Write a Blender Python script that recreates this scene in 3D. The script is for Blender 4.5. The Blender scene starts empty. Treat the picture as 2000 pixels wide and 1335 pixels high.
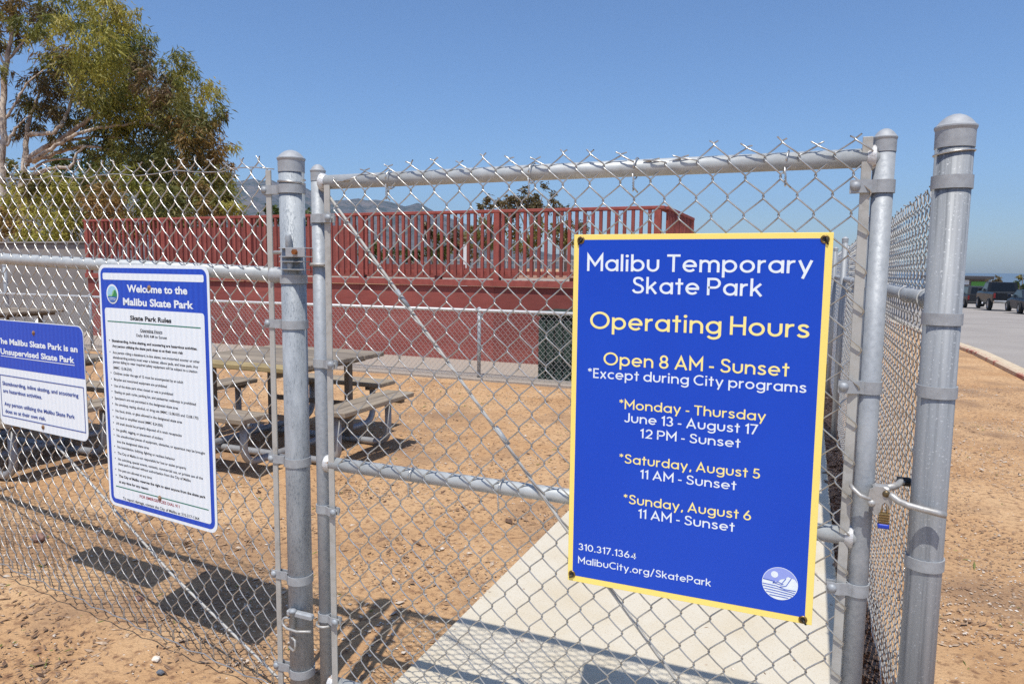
import bpy, bmesh, math, random
import numpy as np
from mathutils import Vector, Matrix, noise

R = math.radians
sc = bpy.context.scene
rng = np.random.default_rng(7)
random.seed(7)

# ------------------------------------------------------------------ camera
CAM = np.array([1.3945, -1.7941, 1.45])
_R = np.array([0.92207751, 0.38687228, 0.01014471])
_U = np.array([-0.0494705, 0.09182944, 0.99454513])
_F = np.array([-0.38383036, 0.91754956, -0.10381262])
cd = bpy.data.cameras.new('camera')
cam = bpy.data.objects.new('camera', cd)
sc.collection.objects.link(cam)
cam.matrix_world = Matrix(((_R[0], _U[0], -_F[0], CAM[0]), (_R[1], _U[1], -_F[1], CAM[1]), (_R[2], _U[2], -_F[2], CAM[2]), (0, 0, 0, 1)))
cd.sensor_width = 36.0
cd.lens = 36.0 * 1385.4 / 2000.0
cd.clip_start = 0.05
cd.clip_end = 20000
sc.camera = cam

# ------------------------------------------------------------------ light
SUN = Vector((0.085, -0.40, 1.0)).normalized()      # towards the sun
world = bpy.data.worlds.new('World')
sc.world = world
world.use_nodes = True
wn = world.node_tree.nodes
sky = wn.new('ShaderNodeTexSky')
sky.sky_type = 'NISHITA'
sky.sun_disc = False
sky.sun_elevation = math.asin(SUN.z)
sky.sun_rotation = math.atan2(SUN.x, SUN.y)
sky.air_density = 1.0
sky.dust_density = 0.85
sky.ozone_density = 10.0
world.node_tree.links.new(sky.outputs[0], wn['Background'].inputs[0])
wn['Background'].inputs[1].default_value = 0.15
sl = bpy.data.lights.new('sun', 'SUN')
sl.energy = 4.8
sl.angle = R(0.53)
sl.color = (1.0, 0.955, 0.88)
so = bpy.data.objects.new('sun', sl)
so.rotation_euler = SUN.to_track_quat('Z', 'Y').to_euler()
so.location = (3, -8, 20)
sc.collection.objects.link(so)
sc.view_settings.view_transform = 'Standard'
sc.view_settings.look = 'None'
sc.view_settings.exposure = 0.0
sc.view_settings.gamma = 1.0
sc.cycles.use_denoising = False
sc.cycles.max_bounces = 6
sc.cycles.transparent_max_bounces = 8

def at(px, py, depth):
    """the place seen at a point of the 2000 x 1335 photograph, depth metres along the view axis"""
    v = _F + _R * (px - 1000) / 1385.4 - _U * (py - 667.5) / 1385.4
    return CAM + v * depth

# ------------------------------------------------------------------ materials
def rgb(h, k=1.0):
    c = [int(h[i:i + 2], 16) / 255 for i in (0, 2, 4)]
    return tuple(k * (x / 12.92 if x <= .04045 else ((x + .055) / 1.055) ** 2.4) for x in c)

MATS = {}
def mat(name, base, rough=.6, metal=0.0, var=None, var2=None, bump=None, stretch=None, spec=None, coat=0.0, rvar=0.0, var3=None, island=0.0):
    m = bpy.data.materials.new(name)
    m.use_nodes = True
    nt = m.node_tree
    n, l = nt.nodes, nt.links
    b = n['Principled BSDF']
    b.inputs['Base Color'].default_value = (*base, 1)
    b.inputs['Roughness'].default_value = rough
    b.inputs['Metallic'].default_value = metal
    if spec is not None:
        b.inputs['Specular IOR Level'].default_value = spec
    if coat:
        b.inputs['Coat Weight'].default_value = coat
        b.inputs['Coat Roughness'].default_value = .05
    tc = n.new('ShaderNodeTexCoord')
    vec = raw = tc.outputs['Object']
    if stretch:
        mp = n.new('ShaderNodeMapping')
        mp.inputs['Scale'].default_value = stretch
        l.new(vec, mp.inputs[0])
        vec = mp.outputs[0]
    col = None
    for v in (var, var2, var3):
        if not v:
            continue
        scale, c2, lo, hi = v[:4]
        t = n.new('ShaderNodeTexNoise')
        t.inputs['Scale'].default_value = scale
        t.inputs['Detail'].default_value = v[4] if len(v) > 4 else 5
        t.inputs['Roughness'].default_value = .62
        l.new(raw if v is var3 else vec, t.inputs[0])
        r = n.new('ShaderNodeMapRange')
        r.inputs[1].default_value = lo
        r.inputs[2].default_value = hi
        l.new(t.outputs[0], r.inputs[0])
        mx = n.new('ShaderNodeMix')
        mx.data_type = 'RGBA'
        l.new(r.outputs[0], mx.inputs[0])
        if col is None:
            mx.inputs[6].default_value = (*base, 1)
        else:
            l.new(col, mx.inputs[6])
        mx.inputs[7].default_value = (*c2, 1)
        col = mx.outputs[2]
        if rvar and v is var:
            rr = n.new('ShaderNodeMapRange')
            rr.inputs[3].default_value = rough - rvar
            rr.inputs[4].default_value = rough + rvar
            l.new(r.outputs[0], rr.inputs[0])
            l.new(rr.outputs[0], b.inputs['Roughness'])
    if island:
        ge = n.new('ShaderNodeNewGeometry')
        mr = n.new('ShaderNodeMapRange')
        mr.inputs[3].default_value = 1 - island
        mr.inputs[4].default_value = 1 + island
        l.new(ge.outputs['Random Per Island'], mr.inputs[0])
        vm = n.new('ShaderNodeVectorMath')
        vm.operation = 'SCALE'
        l.new(col, vm.inputs[0])
        l.new(mr.outputs[0], vm.inputs['Scale'])
        col = vm.outputs[0]
    if col is not None:
        l.new(col, b.inputs['Base Color'])
    if bump:
        t = n.new('ShaderNodeTexNoise')
        t.inputs['Scale'].default_value = bump[0]
        t.inputs['Detail'].default_value = 6
        t.inputs['Roughness'].default_value = .65
        l.new(vec, t.inputs[0])
        bp = n.new('ShaderNodeBump')
        bp.inputs['Strength'].default_value = bump[1]
        bp.inputs['Distance'].default_value = bump[2]
        l.new(t.outputs[0], bp.inputs['Height'])
        l.new(bp.outputs[0], b.inputs['Normal'])
    MATS[name] = m
    return m

def leaf_mat(name, c1, c2, c3, trans=.25, patch=.5):
    m = bpy.data.materials.new(name)
    m.use_nodes = True
    nt = m.node_tree
    n, l = nt.nodes, nt.links
    n.remove(n['Principled BSDF'])
    g = n.new('ShaderNodeNewGeometry')
    cr = n.new('ShaderNodeValToRGB')
    cr.color_ramp.elements[0].color = (*c1, 1)
    cr.color_ramp.elements[1].color = (*c3, 1)
    e = cr.color_ramp.elements.new(.5)
    e.color = (*c2, 1)
    t = n.new('ShaderNodeTexNoise')
    t.inputs['Scale'].default_value = patch
    t.inputs['Detail'].default_value = 2
    l.new(g.outputs['Position'], t.inputs[0])
    ma = n.new('ShaderNodeMath')
    ma.operation = 'MULTIPLY_ADD'
    ma.inputs[1].default_value = .45
    l.new(g.outputs['Random Per Island'], ma.inputs[0])
    mr = n.new('ShaderNodeMapRange')
    mr.inputs[1].default_value = .3
    mr.inputs[2].default_value = .7
    mr.inputs[4].default_value = .55
    l.new(t.outputs[0], mr.inputs[0])
    l.new(mr.outputs[0], ma.inputs[2])
    l.new(ma.outputs[0], cr.inputs[0])
    d = n.new('ShaderNodeBsdfPrincipled')
    d.inputs['Roughness'].default_value = .5
    d.inputs['Specular IOR Level'].default_value = .35
    tr = n.new('ShaderNodeBsdfTranslucent')
    l.new(cr.outputs[0], d.inputs['Base Color'])
    l.new(cr.outputs[0], tr.inputs[0])
    mx = n.new('ShaderNodeMixShader')
    mx.inputs[0].default_value = trans
    l.new(d.outputs[0], mx.inputs[1])
    l.new(tr.outputs[0], mx.inputs[2])
    l.new(mx.outputs[0], n['Material Output'].inputs[0])
    MATS[name] = m
    return m

mat('galvanised', (.34, .36, .375), .60, .2, var=(90, (.27, .29, .31), .42, .66), var2=(7, (.44, .46, .47), .5, .8), bump=(220, .14, .002), rvar=.06)
mat('galvanised_streaked', (.27, .285, .297), .60, .10, var=(95, (.125, .136, .148), .46, .68, 4), var2=(30, (.33, .342, .35), .5, .66, 2), var3=(190, (.46, .475, .485), .60, .70, 3), bump=(200, .1, .001), stretch=(1, 1, .02), rvar=.06)
mat('galvanised_spangle', (.30, .325, .343), .62, .12, var=(190, (.17, .195, .22), .50, .64, 8), var2=(14, (.42, .45, .47), .45, .7), var3=(230, (.52, .54, .55), .62, .72, 3), bump=(150, .12, .002), stretch=(1.4, 1.4, .4), rvar=.06)
mat('band_steel', (.37, .385, .395), .62, .15, var=(60, (.30, .31, .32), .4, .7), bump=(180, .15, .002))
mat('bar_steel', (.43, .42, .39), .62, .12, var=(40, (.32, .305, .27), .45, .7), var2=(5, (.48, .47, .43), .45, .7))
mat('wire', (.52, .51, .48), .34, .72, var=(25, (.38, .365, .33), .45, .7))
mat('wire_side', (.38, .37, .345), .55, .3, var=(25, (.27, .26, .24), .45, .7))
mat('wire_far', (.50, .50, .49), .5, .3)
mat('weld', (.58, .58, .575), .55, .3, var=(45, rgb('94714f'), .58, .68), bump=(120, .8, .004))
mat('rust', rgb('7a5236'), .8, .1, var=(60, rgb('a08a70'), .4, .6))
mat('zinc_light', (.60, .60, .585), .5, .3, var=(50, (.48, .475, .46), .45, .7))
mat('latch_steel', (.44, .43, .41), .5, .4, var=(70, (.33, .32, .30), .42, .66), bump=(160, .25, .002))
mat('rail_steel', (.47, .49, .485), .55, .25, var=(30, (.39, .405, .40), .42, .68), bump=(200, .12, .002))
mat('copper', rgb('a5673c'), .35, .8)
mat('black_plastic', (.02, .02, .02), .5)
mat('brass', rgb('8d7448'), .38, .75, var=(80, rgb('5f4d31'), .4, .7))
mat('brass_dark', rgb('6a5c45'), .45, .7)
mat('shackle_steel', (.45, .40, .33), .35, .8)
mat('blue_rubber', (.012, .045, .42), .5)
mat('dirt', rgb('c1986e', .91), .95, 0, var=(1.3, rgb('d1ac82', .95), .36, .66, 9), var3=(.85, rgb('a28265', .9), .50, .64, 11), var2=(26, rgb('8a6850', .9), .50, .68, 10), bump=(60, .9, .016), spec=.1)
mat('concrete', rgb('d8cfbc', .85), .9, 0, var=(3, rgb('cbbda2', .90), .42, .72, 9), var2=(150, rgb('bdb099', .9), .55, .7), bump=(300, .15, .003), spec=.25)
mat('concrete_gray', rgb('a89d90'), .9, 0, var=(60, rgb('8b8177'), .4, .7), bump=(90, .4, .01), spec=.2)
mat('block_gray', rgb('8e8884'), .92, 0, var=(1.5, rgb('7d7671'), .4, .7), bump=(140, .3, .006), spec=.2)
mat('asphalt', rgb('9b948c'), .9, 0, var=(.35, rgb('8c857e'), .4, .65, 6), var2=(60, rgb('a59e96'), .5, .7), bump=(200, .3, .005), spec=.2)
mat('kerb', rgb('c9b79b'), .9, 0, var=(8, rgb('b09b7c'), .45, .7))
mat('kerb_red', rgb('b0705f'), .9, 0, var=(5, rgb('c7b096'), .40, .50, 6))
mat('mulch', rgb('6b4a35'), .95, 0, var=(70, rgb('402a1d'), .4, .65), bump=(90, 1, .03), spec=.1)
mat('red_wood', rgb('874740'), .85, 0, var=(9, rgb('7a4039'), .42, .7, 6), var2=(.9, rgb('95544b'), .45, .7), bump=(60, .25, .004), stretch=(.5, .5, 2.2), spec=.3, island=.16, var3=(5, rgb('7d4a42'), .56, .72, 8))
mat('red_wood_bright', rgb('9a5249'), .85, 0, var=(10, rgb('86443c'), .42, .7, 6), bump=(70, .3, .004), spec=.3)
mat('red_dark', rgb('4a1c1a'), .9)
mat('old_wood', rgb('8a7f72'), .85, 0, island=.14, var=(22, rgb('6a6055'), .4, .66, 7), var2=(3, rgb('9a8d79'), .45, .7), bump=(40, .5, .006), stretch=(.16, 1.6, 1), spec=.2)
mat('old_wood_turned', rgb('8a7f72'), .85, 0, island=.14, var=(22, rgb('6a6055'), .4, .66, 7), var2=(3, rgb('9a8d79'), .45, .7), bump=(40, .5, .006), stretch=(1.6, .16, 1), spec=.2)
mat('wood_edge', rgb('a29068'), .85, 0, var=(20, rgb('8a7a58'), .4, .66), stretch=(.2, .2, 1), spec=.2)
mat('pipe_gray', (.33, .34, .35), .5, .3, var=(20, (.28, .28, .29), .45, .7))
mat('post_brown', rgb('6f675d'), .8, .1)
mat('bin_green', rgb('22382f'), .6, 0, var=(12, rgb('1a2c25'), .4, .7))
mat('bin_dark', (.012, .015, .014), .7)
mat('sign_blue', rgb('1146be'), .36, 0, rvar=.08, var=(1.6, rgb('154bc4'), .4, .7), spec=.35)
mat('sign_yellow', rgb('ffe67e', .98), .45, spec=.35)
mat('sign_white', (.84, .90, .93), .45, spec=.35)
mat('text_yellow', rgb('fdec96'), .5)
mat('reflective_blue', rgb('1648bc'), .4, spec=.4)
mat('text_black', (.025, .025, .028), .6)
mat('text_gray', (.028, .028, .034), .6)
mat('text_blue', rgb('2a4a9c'), .6)
mat('text_red', rgb('a23a44'), .6)
mat('line_green', rgb('2c7c66'), .6)
mat('emblem_lilac', rgb('96a4e6'), .5)
mat('emblem_sky', rgb('9ccbe6'), .5)
mat('emblem_green', rgb('2f8a52'), .5)
mat('emblem_leaf', rgb('8cc48e'), .5)
mat('emblem_sea', rgb('2a63b4'), .5)
mat('bark', rgb('cdbfae'), .85, 0, var=(4.2, rgb('9a8676'), .42, .60, 7), var2=(11, rgb('5f5047'), .54, .66, 7), bump=(12, .6, .05), stretch=(1, 1, .5))
mat('bark_gray', rgb('8d8177'), .9, 0, var=(3.2, rgb('6b5d52'), .42, .62, 6), bump=(12, .6, .05))
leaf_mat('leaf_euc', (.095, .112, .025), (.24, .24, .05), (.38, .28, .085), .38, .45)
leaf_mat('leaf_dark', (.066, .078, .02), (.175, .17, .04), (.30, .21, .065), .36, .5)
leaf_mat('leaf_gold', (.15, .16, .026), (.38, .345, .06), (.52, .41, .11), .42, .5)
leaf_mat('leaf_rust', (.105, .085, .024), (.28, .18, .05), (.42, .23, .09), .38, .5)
leaf_mat('leaf_green', (.03, .05, .014), (.065, .095, .02), (.13, .15, .03), .3, .5)
leaf_mat('leaf_brown', (.070, .064, .026), (.15, .115, .046), (.23, .135, .07), .32, .4)
leaf_mat('litter', (.12, .066, .038), (.29, .18, .105), (.58, .45, .32), 0, 1.2)
leaf_mat('stone', (.34, .26, .19), (.52, .43, .34), (.70, .64, .56), 0, 3)
leaf_mat('chip', (.05, .028, .016), (.12, .07, .042), (.22, .14, .09), 0, 3)
mat('hill', rgb('565656'), .95, 0, var=(.006, rgb('6f6760'), .42, .6, 8), var2=(.02, rgb('3e4640'), .45, .58, 8), spec=.1)  # greyed base puts some of the distance haze into the colour
mat('car_black', (.006, .007, .010), .34, .0, spec=.32)
mat('car_gray', (.018, .019, .022), .4, .0, spec=.3)
mat('car_blue', (.010, .016, .030), .4, .0, spec=.3)
mat('car_white', (.75, .75, .75), .3, coat=.6)
mat('glass_dark', (.006, .008, .010), .18, .0, spec=.3)
mat('tyre', (.015, .015, .015), .8)
mat('rim', (.30, .30, .31), .35, .7)
mat('tail_red', (.16, .010, .010), .3)
mat('chrome', (.6, .6, .6), .2, .9)
mat('roof_dark', (.05, .045, .045), .8)
mat('wall_shaded', rgb('7d7168'), .9, 0, var=(2, rgb('70655c'), .4, .7))  # building wall: shade on the front is put into this darker colour
mat('green_panel', rgb('63a03f'), .6)
mat('white_panel', (.75, .75, .78), .6)
mat('picket_gray', (.36, .35, .34), .7)
mat('pink_wall', rgb('b99a88'), .9, 0, var=(3, rgb('b7937f'), .4, .7))
mat('white_paint', (.78, .78, .76), .6)

# vertical ribs of the corrugated sign sheets and reflective sheeting, as relief
def ribs(name, scale, strength, c2=None):
    m = MATS[name]
    nt = m.node_tree
    n, l = nt.nodes, nt.links
    b = n['Principled BSDF']
    tc = n.new('ShaderNodeTexCoord')
    w = n.new('ShaderNodeTexWave')
    w.inputs['Scale'].default_value = scale
    w.inputs['Distortion'].default_value = .3
    l.new(tc.outputs['Object'], w.inputs[0])
    bp = n.new('ShaderNodeBump')
    bp.inputs['Strength'].default_value = strength
    bp.inputs['Distance'].default_value = .001
    l.new(w.outputs[1], bp.inputs['Height'])
    l.new(bp.outputs[0], b.inputs['Normal'])
    if c2:
        mx = n.new('ShaderNodeMix')
        mx.data_type = 'RGBA'
        mx.inputs[6].default_value = b.inputs['Base Color'].default_value
        mx.inputs[7].default_value = (*c2, 1)
        l.new(w.outputs[1], mx.inputs[0])
        l.new(mx.outputs[2], b.inputs['Base Color'])
ribs('sign_white', 11, .05, (.78, .85, .90))
ribs('reflective_blue', 11, .05, rgb('1d50c6'))
ribs('sign_blue', 50, .12)

# ------------------------------------------------------------------ mesh builder
class MB:
    def __init__(s):
        s.v, s.f, s.m, s.sm, s.slots = [], [], [], [], []
        s.n = 0
    def slot(s, name):
        if name not in s.slots:
            s.slots.append(name)
        return s.slots.index(name)
    def add(s, v, f, m, smooth=False):
        v = np.asarray(v, float).reshape(-1, 3)
        k = s.slot(m)
        s.v.append(v)
        o = s.n
        for q in f:
            s.f.append([i + o for i in q])
        s.m += [k] * len(f)
        s.sm += [smooth] * len(f)
        s.n += len(v)
    def quads(s, v, q, m, smooth=False):
        s.add(v, np.asarray(q).tolist(), m, smooth)
    def box(s, lo, hi, m, bevel=0.0, rot=None, seg=1):
        lo, hi = np.array(lo, float), np.array(hi, float)
        bm = bmesh.new()
        bmesh.ops.create_cube(bm, size=1)
        c, d = (lo + hi) / 2, hi - lo
        for v in bm.verts:
            v.co = Vector(d * np.array(v.co))
        if bevel:
            bmesh.ops.bevel(bm, geom=bm.edges[:], offset=bevel, segments=seg, affect='EDGES', profile=.5)
        for v in bm.verts:
            if rot is not None:
                v.co = rot @ v.co
            v.co += Vector(c)
        bm.verts.index_update()
        s.add([v.co[:] for v in bm.verts], [[v.index for v in f.verts] for f in bm.faces], m)
        bm.free()
    def tube(s, pts, r, m, sides=12, cap=True, closed=False, smooth=True):
        P = np.array(pts, float)
        n = len(P)
        rr = np.broadcast_to(np.asarray(r, float), (n,))
        T = np.zeros_like(P)
        if closed:
            T = np.roll(P, -1, 0) - np.roll(P, 1, 0)
        else:
            T[1:-1] = P[2:] - P[:-2]
            T[0], T[-1] = P[1] - P[0], P[-1] - P[-2]
        T /= np.linalg.norm(T, axis=1)[:, None] + 1e-12
        a = np.array([0, 0, 1.]) if abs(T[0][2]) < .9 else np.array([1., 0, 0])
        u = np.cross(T[0], a)
        u /= np.linalg.norm(u)
        V = []
        ang = np.linspace(0, 2 * np.pi, sides, endpoint=False)
        for i in range(n):
            u = u - T[i] * (u @ T[i])
            u /= np.linalg.norm(u)
            w = np.cross(T[i], u)
            V.append(P[i] + rr[i] * (np.cos(ang)[:, None] * u + np.sin(ang)[:, None] * w))
        F = []
        for i in range(n if closed else n - 1):
            j = (i + 1) % n
            for k in range(sides):
                q = (k + 1) % sides
                F.append([i * sides + k, i * sides + q, j * sides + q, j * sides + k])
        s.add(np.concatenate(V), F, m, smooth)
        if cap and not closed:
            s.f.append([s.n - n * sides + k for k in range(sides)][::-1])
            s.f.append([s.n - sides + k for k in range(sides)])
            k = s.slot(m)
            s.m += [k, k]
            s.sm += [False, False]
    def lathe(s, c, prof, m, sides=32, axis='z', smooth=True):
        c = np.array(c, float)
        ang = np.linspace(0, 2 * np.pi, sides, endpoint=False)
        V, F = [], []
        for r, h in prof:
            x, y, z = r * np.cos(ang), r * np.sin(ang), np.full(sides, h)
            V.append(np.stack([x, y, z] if axis == 'z' else ([x, z, y] if axis == 'y' else [z, x, y]), 1) + c)
        for i in range(len(prof) - 1):
            for k in range(sides):
                q = (k + 1) % sides
                F.append([i * sides + k, i * sides + q, (i + 1) * sides + q, (i + 1) * sides + k])
        s.add(np.concatenate(V), F, m, smooth)
    def prism(s, pts, axis, a, b, m, bevel=0, smooth=False):
        """polygon pts (2D) pushed along an axis from a to b"""
        n = len(pts)
        def put(p, t):
            return {'x': (t, p[0], p[1]), 'y': (p[0], t, p[1]), 'z': (p[0], p[1], t)}[axis]
        V = [put(p, a) for p in pts] + [put(p, b) for p in pts]
        F = [list(range(n))[::-1], list(range(n, 2 * n))]
        F += [[i, (i + 1) % n, n + (i + 1) % n, n + i] for i in range(n)]
        s.add(V, F, m, smooth)
    def flat(s, pts3, m):
        s.add(pts3, [list(range(len(pts3)))], m)
    def build(s, name, parent=None, origin=None):
        me = bpy.data.meshes.new(name)
        V = np.concatenate(s.v) if s.v else np.zeros((0, 3))
        o = np.array(parent.location if parent and parent.parent is None else (np.array(parent.location) + np.array(parent.parent.location) if parent else (origin if origin is not None else (0, 0, 0))))
        V = V - o
        nl = np.array([len(f) for f in s.f], np.int32)
        me.vertices.add(len(V))
        me.vertices.foreach_set('co', V.astype(np.float32).ravel())
        flat = np.fromiter((i for f in s.f for i in f), np.int32, int(nl.sum()))
        me.loops.add(len(flat))
        me.loops.foreach_set('vertex_index', flat)
        me.polygons.add(len(nl))
        me.polygons.foreach_set('loop_start', np.concatenate([[0], np.cumsum(nl)[:-1]]).astype(np.int32))
        me.polygons.foreach_set('material_index', np.array(s.m, np.int32))
        me.polygons.foreach_set('use_smooth', np.array(s.sm, bool))
        for k in s.slots:
            me.materials.append(MATS[k])
        me.update(calc_edges=True)
        me.validate()
        ob = bpy.data.objects.new(name, me)
        sc.collection.objects.link(ob)
        if parent:
            ob.parent = parent
        else:
            ob.location = o
        return ob

def tag(o, label=None, cat=None, group=None, kind=None):
    for k, v in (('label', label), ('category', cat), ('group', group), ('kind', kind)):
        if v:
            o[k] = v
    return o

def thing(name, label, cat, loc=(0, 0, 0), group=None):
    o = bpy.data.objects.new(name, None)
    o.empty_display_size = .1
    o.location = loc
    sc.collection.objects.link(o)
    return tag(o, label, cat, group)

def copy_tree(o, parent=None):
    c = o.copy()
    sc.collection.objects.link(c)
    c.parent = parent
    for ch in list(o.children):
        copy_tree(ch, c)
    return c

# ------------------------------------------------------------------ ground
def gz(x, y):
    """ground height: level in the park, the car park on the right falls away"""
    t = min(max((x - 2.0) / 2.0, 0), 1)
    return -t * min(max(y - 13, 0), 70) * .0275

def build_ground():
    def grid(xs, ys, fine, zo=0.0):
        b = MB()
        V = []
        for y in ys:
            for x in xs:
                z = gz(x, y)
                if fine:
                    z += .013 * noise.noise((x * 1.7, y * 1.7, 1)) + .010 * noise.noise((x * 6, y * 6, 4)) + .004 * noise.noise((x * 17, y * 17, 9))
                V.append((x, y, z - .004 + zo))
        nx = len(xs)
        F = [[j * nx + i, j * nx + i + 1, (j + 1) * nx + i + 1, (j + 1) * nx + i] for j in range(len(ys) - 1) for i in range(nx - 1)]
        b.add(V, F, 'dirt', True)
        return b
    far_x = [-4500, -2000, -600, -200, -60, -25, -14]
    xs = far_x + list(np.arange(-8, 6.01, .09)) + [7, 9, 13, 20, 40, 80, 200, 600, 2000, 4200]
    ys = [-800, -300, -40, -8] + list(np.arange(-2.4, 8.0, .09)) + [9, 10.5, 13, 16, 20, 26, 34, 45, 60, 75, 100, 200, 600, 2000, 4500]
    b = grid(xs, ys, True)
    tag(b.build('ground'), kind='structure')
build_ground()

b = MB()                                                 # concrete path inside the gate
ys = list(np.arange(-2.6, 13.1, .5))
b.box((.13, -2.6, -.06), (1.575, 2.9, .022), 'concrete', .008)
b.box((.13, 2.906, -.06), (1.575, 13, .022), 'concrete', .008)
tag(b.build('concrete_path'), kind='structure')
b = MB()
b.box((-16, 6.36, -.05), (1.2, 6.52, .035), 'concrete_gray', .01)
tag(b.build('concrete_kerb_strip'), kind='structure')
b = MB()
b.box((-16, 6.53, -.05), (1.2, 8.6, .03), 'concrete_gray', .01)
tag(b.build('concrete_walkway'), kind='structure')
b = MB()
V, F = [], []
for i, y in enumerate([-30, 5, 13, 20, 30, 45, 60, 75, 110, 170]):
    for x in (4.36, 9, 30, 90):
        V.append((x, y, gz(x, y) + .004))
for i in range(9):
    for k in range(3):
        F.append([i * 4 + k, i * 4 + k + 1, i * 4 + 5 + k, i * 4 + 4 + k])
b.add(V, F, 'asphalt')
tag(b.build('road'), kind='structure')
mat('sea', (.10, .15, .20), .6)
b = MB()
b.flat([(4.5, 165, -1.86), (4200, 165, -1.86), (4200, 4500, -1.86), (4.5, 4500, -1.86)], 'sea')
tag(b.build('sea'), kind='structure')
b = MB()
for i, (y0, y1) in enumerate([(-30, 5), (5, 8.2), (8.2, 11.5), (11.5, 13), (13, 17), (17, 24), (24, 40), (40, 75)]):
    z0, z1 = gz(5, y0), gz(5, y1)
    V = [(4.14, y0, z0 - .1), (4.36, y0, z0 - .1), (4.36, y0, z0 + .045), (4.34, y0, z0 + .065), (4.16, y0, z0 + .065), (4.14, y0, z0 + .05)]
    V += [(x, y1, z + z1 - z0) for x, y, z in V]
    F = [[k, (k + 1) % 6, 6 + (k + 1) % 6, 6 + k] for k in range(6)]
    b.add(V, [q for k, q in enumerate(F) if k not in (4,)], 'kerb')
    b.add(V, [F[4]], 'kerb_red')
    b.add([(4.135, y0, z0 - .02), (4.135, y0, z0 + .052), (4.19, y0, z0 + .069), (4.135, y1, z1 - .02), (4.135, y1, z1 + .052), (4.19, y1, z1 + .069)], [[0, 3, 4, 1], [1, 4, 5, 2]], 'kerb_red')
tag(b.build('kerb'), kind='structure')

def scatter(name, matname, n, region, size, flatness, seed, dens=None, label=None, z0=0.0, longer=1.0, spread=.45):
    """many small loose pieces lying on the ground, one object"""
    g = np.random.default_rng(seed)
    x0, x1, y0, y1 = region
    X, Y = g.uniform(x0, x1, n), g.uniform(y0, y1, n)
    if dens is not None:
        k = np.array([dens(x, y) for x, y in zip(X, Y)]) > g.uniform(0, 1, n)
        X, Y = X[k], Y[k]
    n = len(X)
    S = size * np.exp(g.normal(0, spread, n))
    base = np.array([(1, 0, 0), (0, 1, 0), (-1, 0, 0), (0, -1, 0), (0, 0, 1), (0, 0, -1.)])
    V = base[None] * S[:, None, None] * g.uniform(.5, 1.2, (n, 6, 1))
    V[:, :, 0] *= g.uniform(.6, 1.5, (n, 1)) * longer
    V[:, :, 1] /= longer
    V[:, :, 2] *= flatness
    a = g.uniform(0, 6.28, n)
    c, s_ = np.cos(a)[:, None], np.sin(a)[:, None]
    x, y = V[:, :, 0] * c - V[:, :, 1] * s_, V[:, :, 0] * s_ + V[:, :, 1] * c
    tilt = g.normal(0, .25, (n, 1))
    z = V[:, :, 2] + x * tilt
    Z = np.array([gz(p, q) + z0 + (.022 if .13 < p < 1.575 and q > -2.6 else 0) for p, q in zip(X, Y)])
    W = np.stack([x + X[:, None], y + Y[:, None], z + Z[:, None] + S[:, None] * flatness * .3], 2).reshape(-1, 3)
    f0 = np.array([(0, 1, 4), (1, 2, 4), (2, 3, 4), (3, 0, 4), (1, 0, 5), (2, 1, 5), (3, 2, 5), (0, 3, 5)])
    F = (f0[None] + 6 * np.arange(n)[:, None, None]).reshape(-1, 3)
    b = MB()
    b.quads(W, F, matname)
    o = b.build(name)
    tag(o, label, None, None, 'stuff')
    return o

def patchy(x, y):
    if .1 < x < 1.62:
        return .5 if x < .16 else (.10 if x < .34 or x > 1.45 else .025)
    p = noise.noise((x * .9, y * .9, 3)) + .5 * noise.noise((x * 3, y * 3, 8))
    return max(.08, min(1, .30 + 1.7 * p))
scatter('gravel', 'stone', 36000, (-7, 5.5, -1.2, 6.2), .0050, .5, 1, patchy, 'pale pebbles and grit scattered over the dirt')
scatter('gravel', 'stone', 22000, (1.75, 4.1, -.8, 9), .0042, .5, 11, lambda x, y: patchy(x + 20, y), 'pale pebbles scattered on the dirt outside the fence')
scatter('leaf_litter', 'litter', 52000, (-7, 5.5, -1.2, 6.2), .0062, .22, 2, lambda x, y: patchy(x + 7, y + 3) * (.02 if .3 < x < 1.6 else (.12 if .14 < x <= .3 else 1)), 'brown leaf litter and bark flakes scattered over the dirt', 0, 1.7, .4)
scatter('leaf_litter', 'litter', 30000, (1.75, 4.1, -.8, 9), .0054, .2, 12, lambda x, y: patchy(x + 27, y + 3), 'brown leaf litter scattered on the dirt outside the fence', 0, 1.7, .4)
scatter('gravel', 'stone', 5200, (-2.6, .12, -1.1, 1.6), .0042, .55, 31, lambda x, y: patchy(x * 1.6 + 3, y * 1.6), 'pale grit lying thick around the foot of the wire fence with the signs', 0, 1.0, .55)
scatter('leaf_litter', 'litter', 15000, (-2.8, .12, -1.1, 2.2), .0058, .25, 32, lambda x, y: patchy(x * 1.6 + 11, y * 1.6 + 5), 'brown bark crumbs lying thick around the foot of the wire fence with the signs', 0, 1.6, .5)
scatter('leaf_litter', 'chip', 7000, (-6, .12, -1.1, 5.5), .0062, .22, 33, lambda x, y: patchy(x + 31, y + 5) - .2, 'dark bark crumbs scattered over the dirt inside the fence', 0, 1.8, .5)
leaf_mat('blade', (.10, .13, .03), (.24, .26, .07), (.42, .40, .14), .2, 3)
scatter('weeds', 'blade', 5200, (-7, 5.5, -1.2, 6.2), .0072, .5, 21, lambda x, y: max(0, patchy(x - 5, y - 9) - .25) * (0 if .1 < x < 1.75 else 1), 'tiny green and yellow weed sprigs scattered over the dirt', 0, 2.4, .35)
b = MB()
b.box((1.582, -.6, -.05), (1.72, 16, .012), 'mulch')
tag(b.build('mulch_bed'), 'strip of brown bark mulch between the concrete path and the wire fence', None, None, 'stuff')
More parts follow.
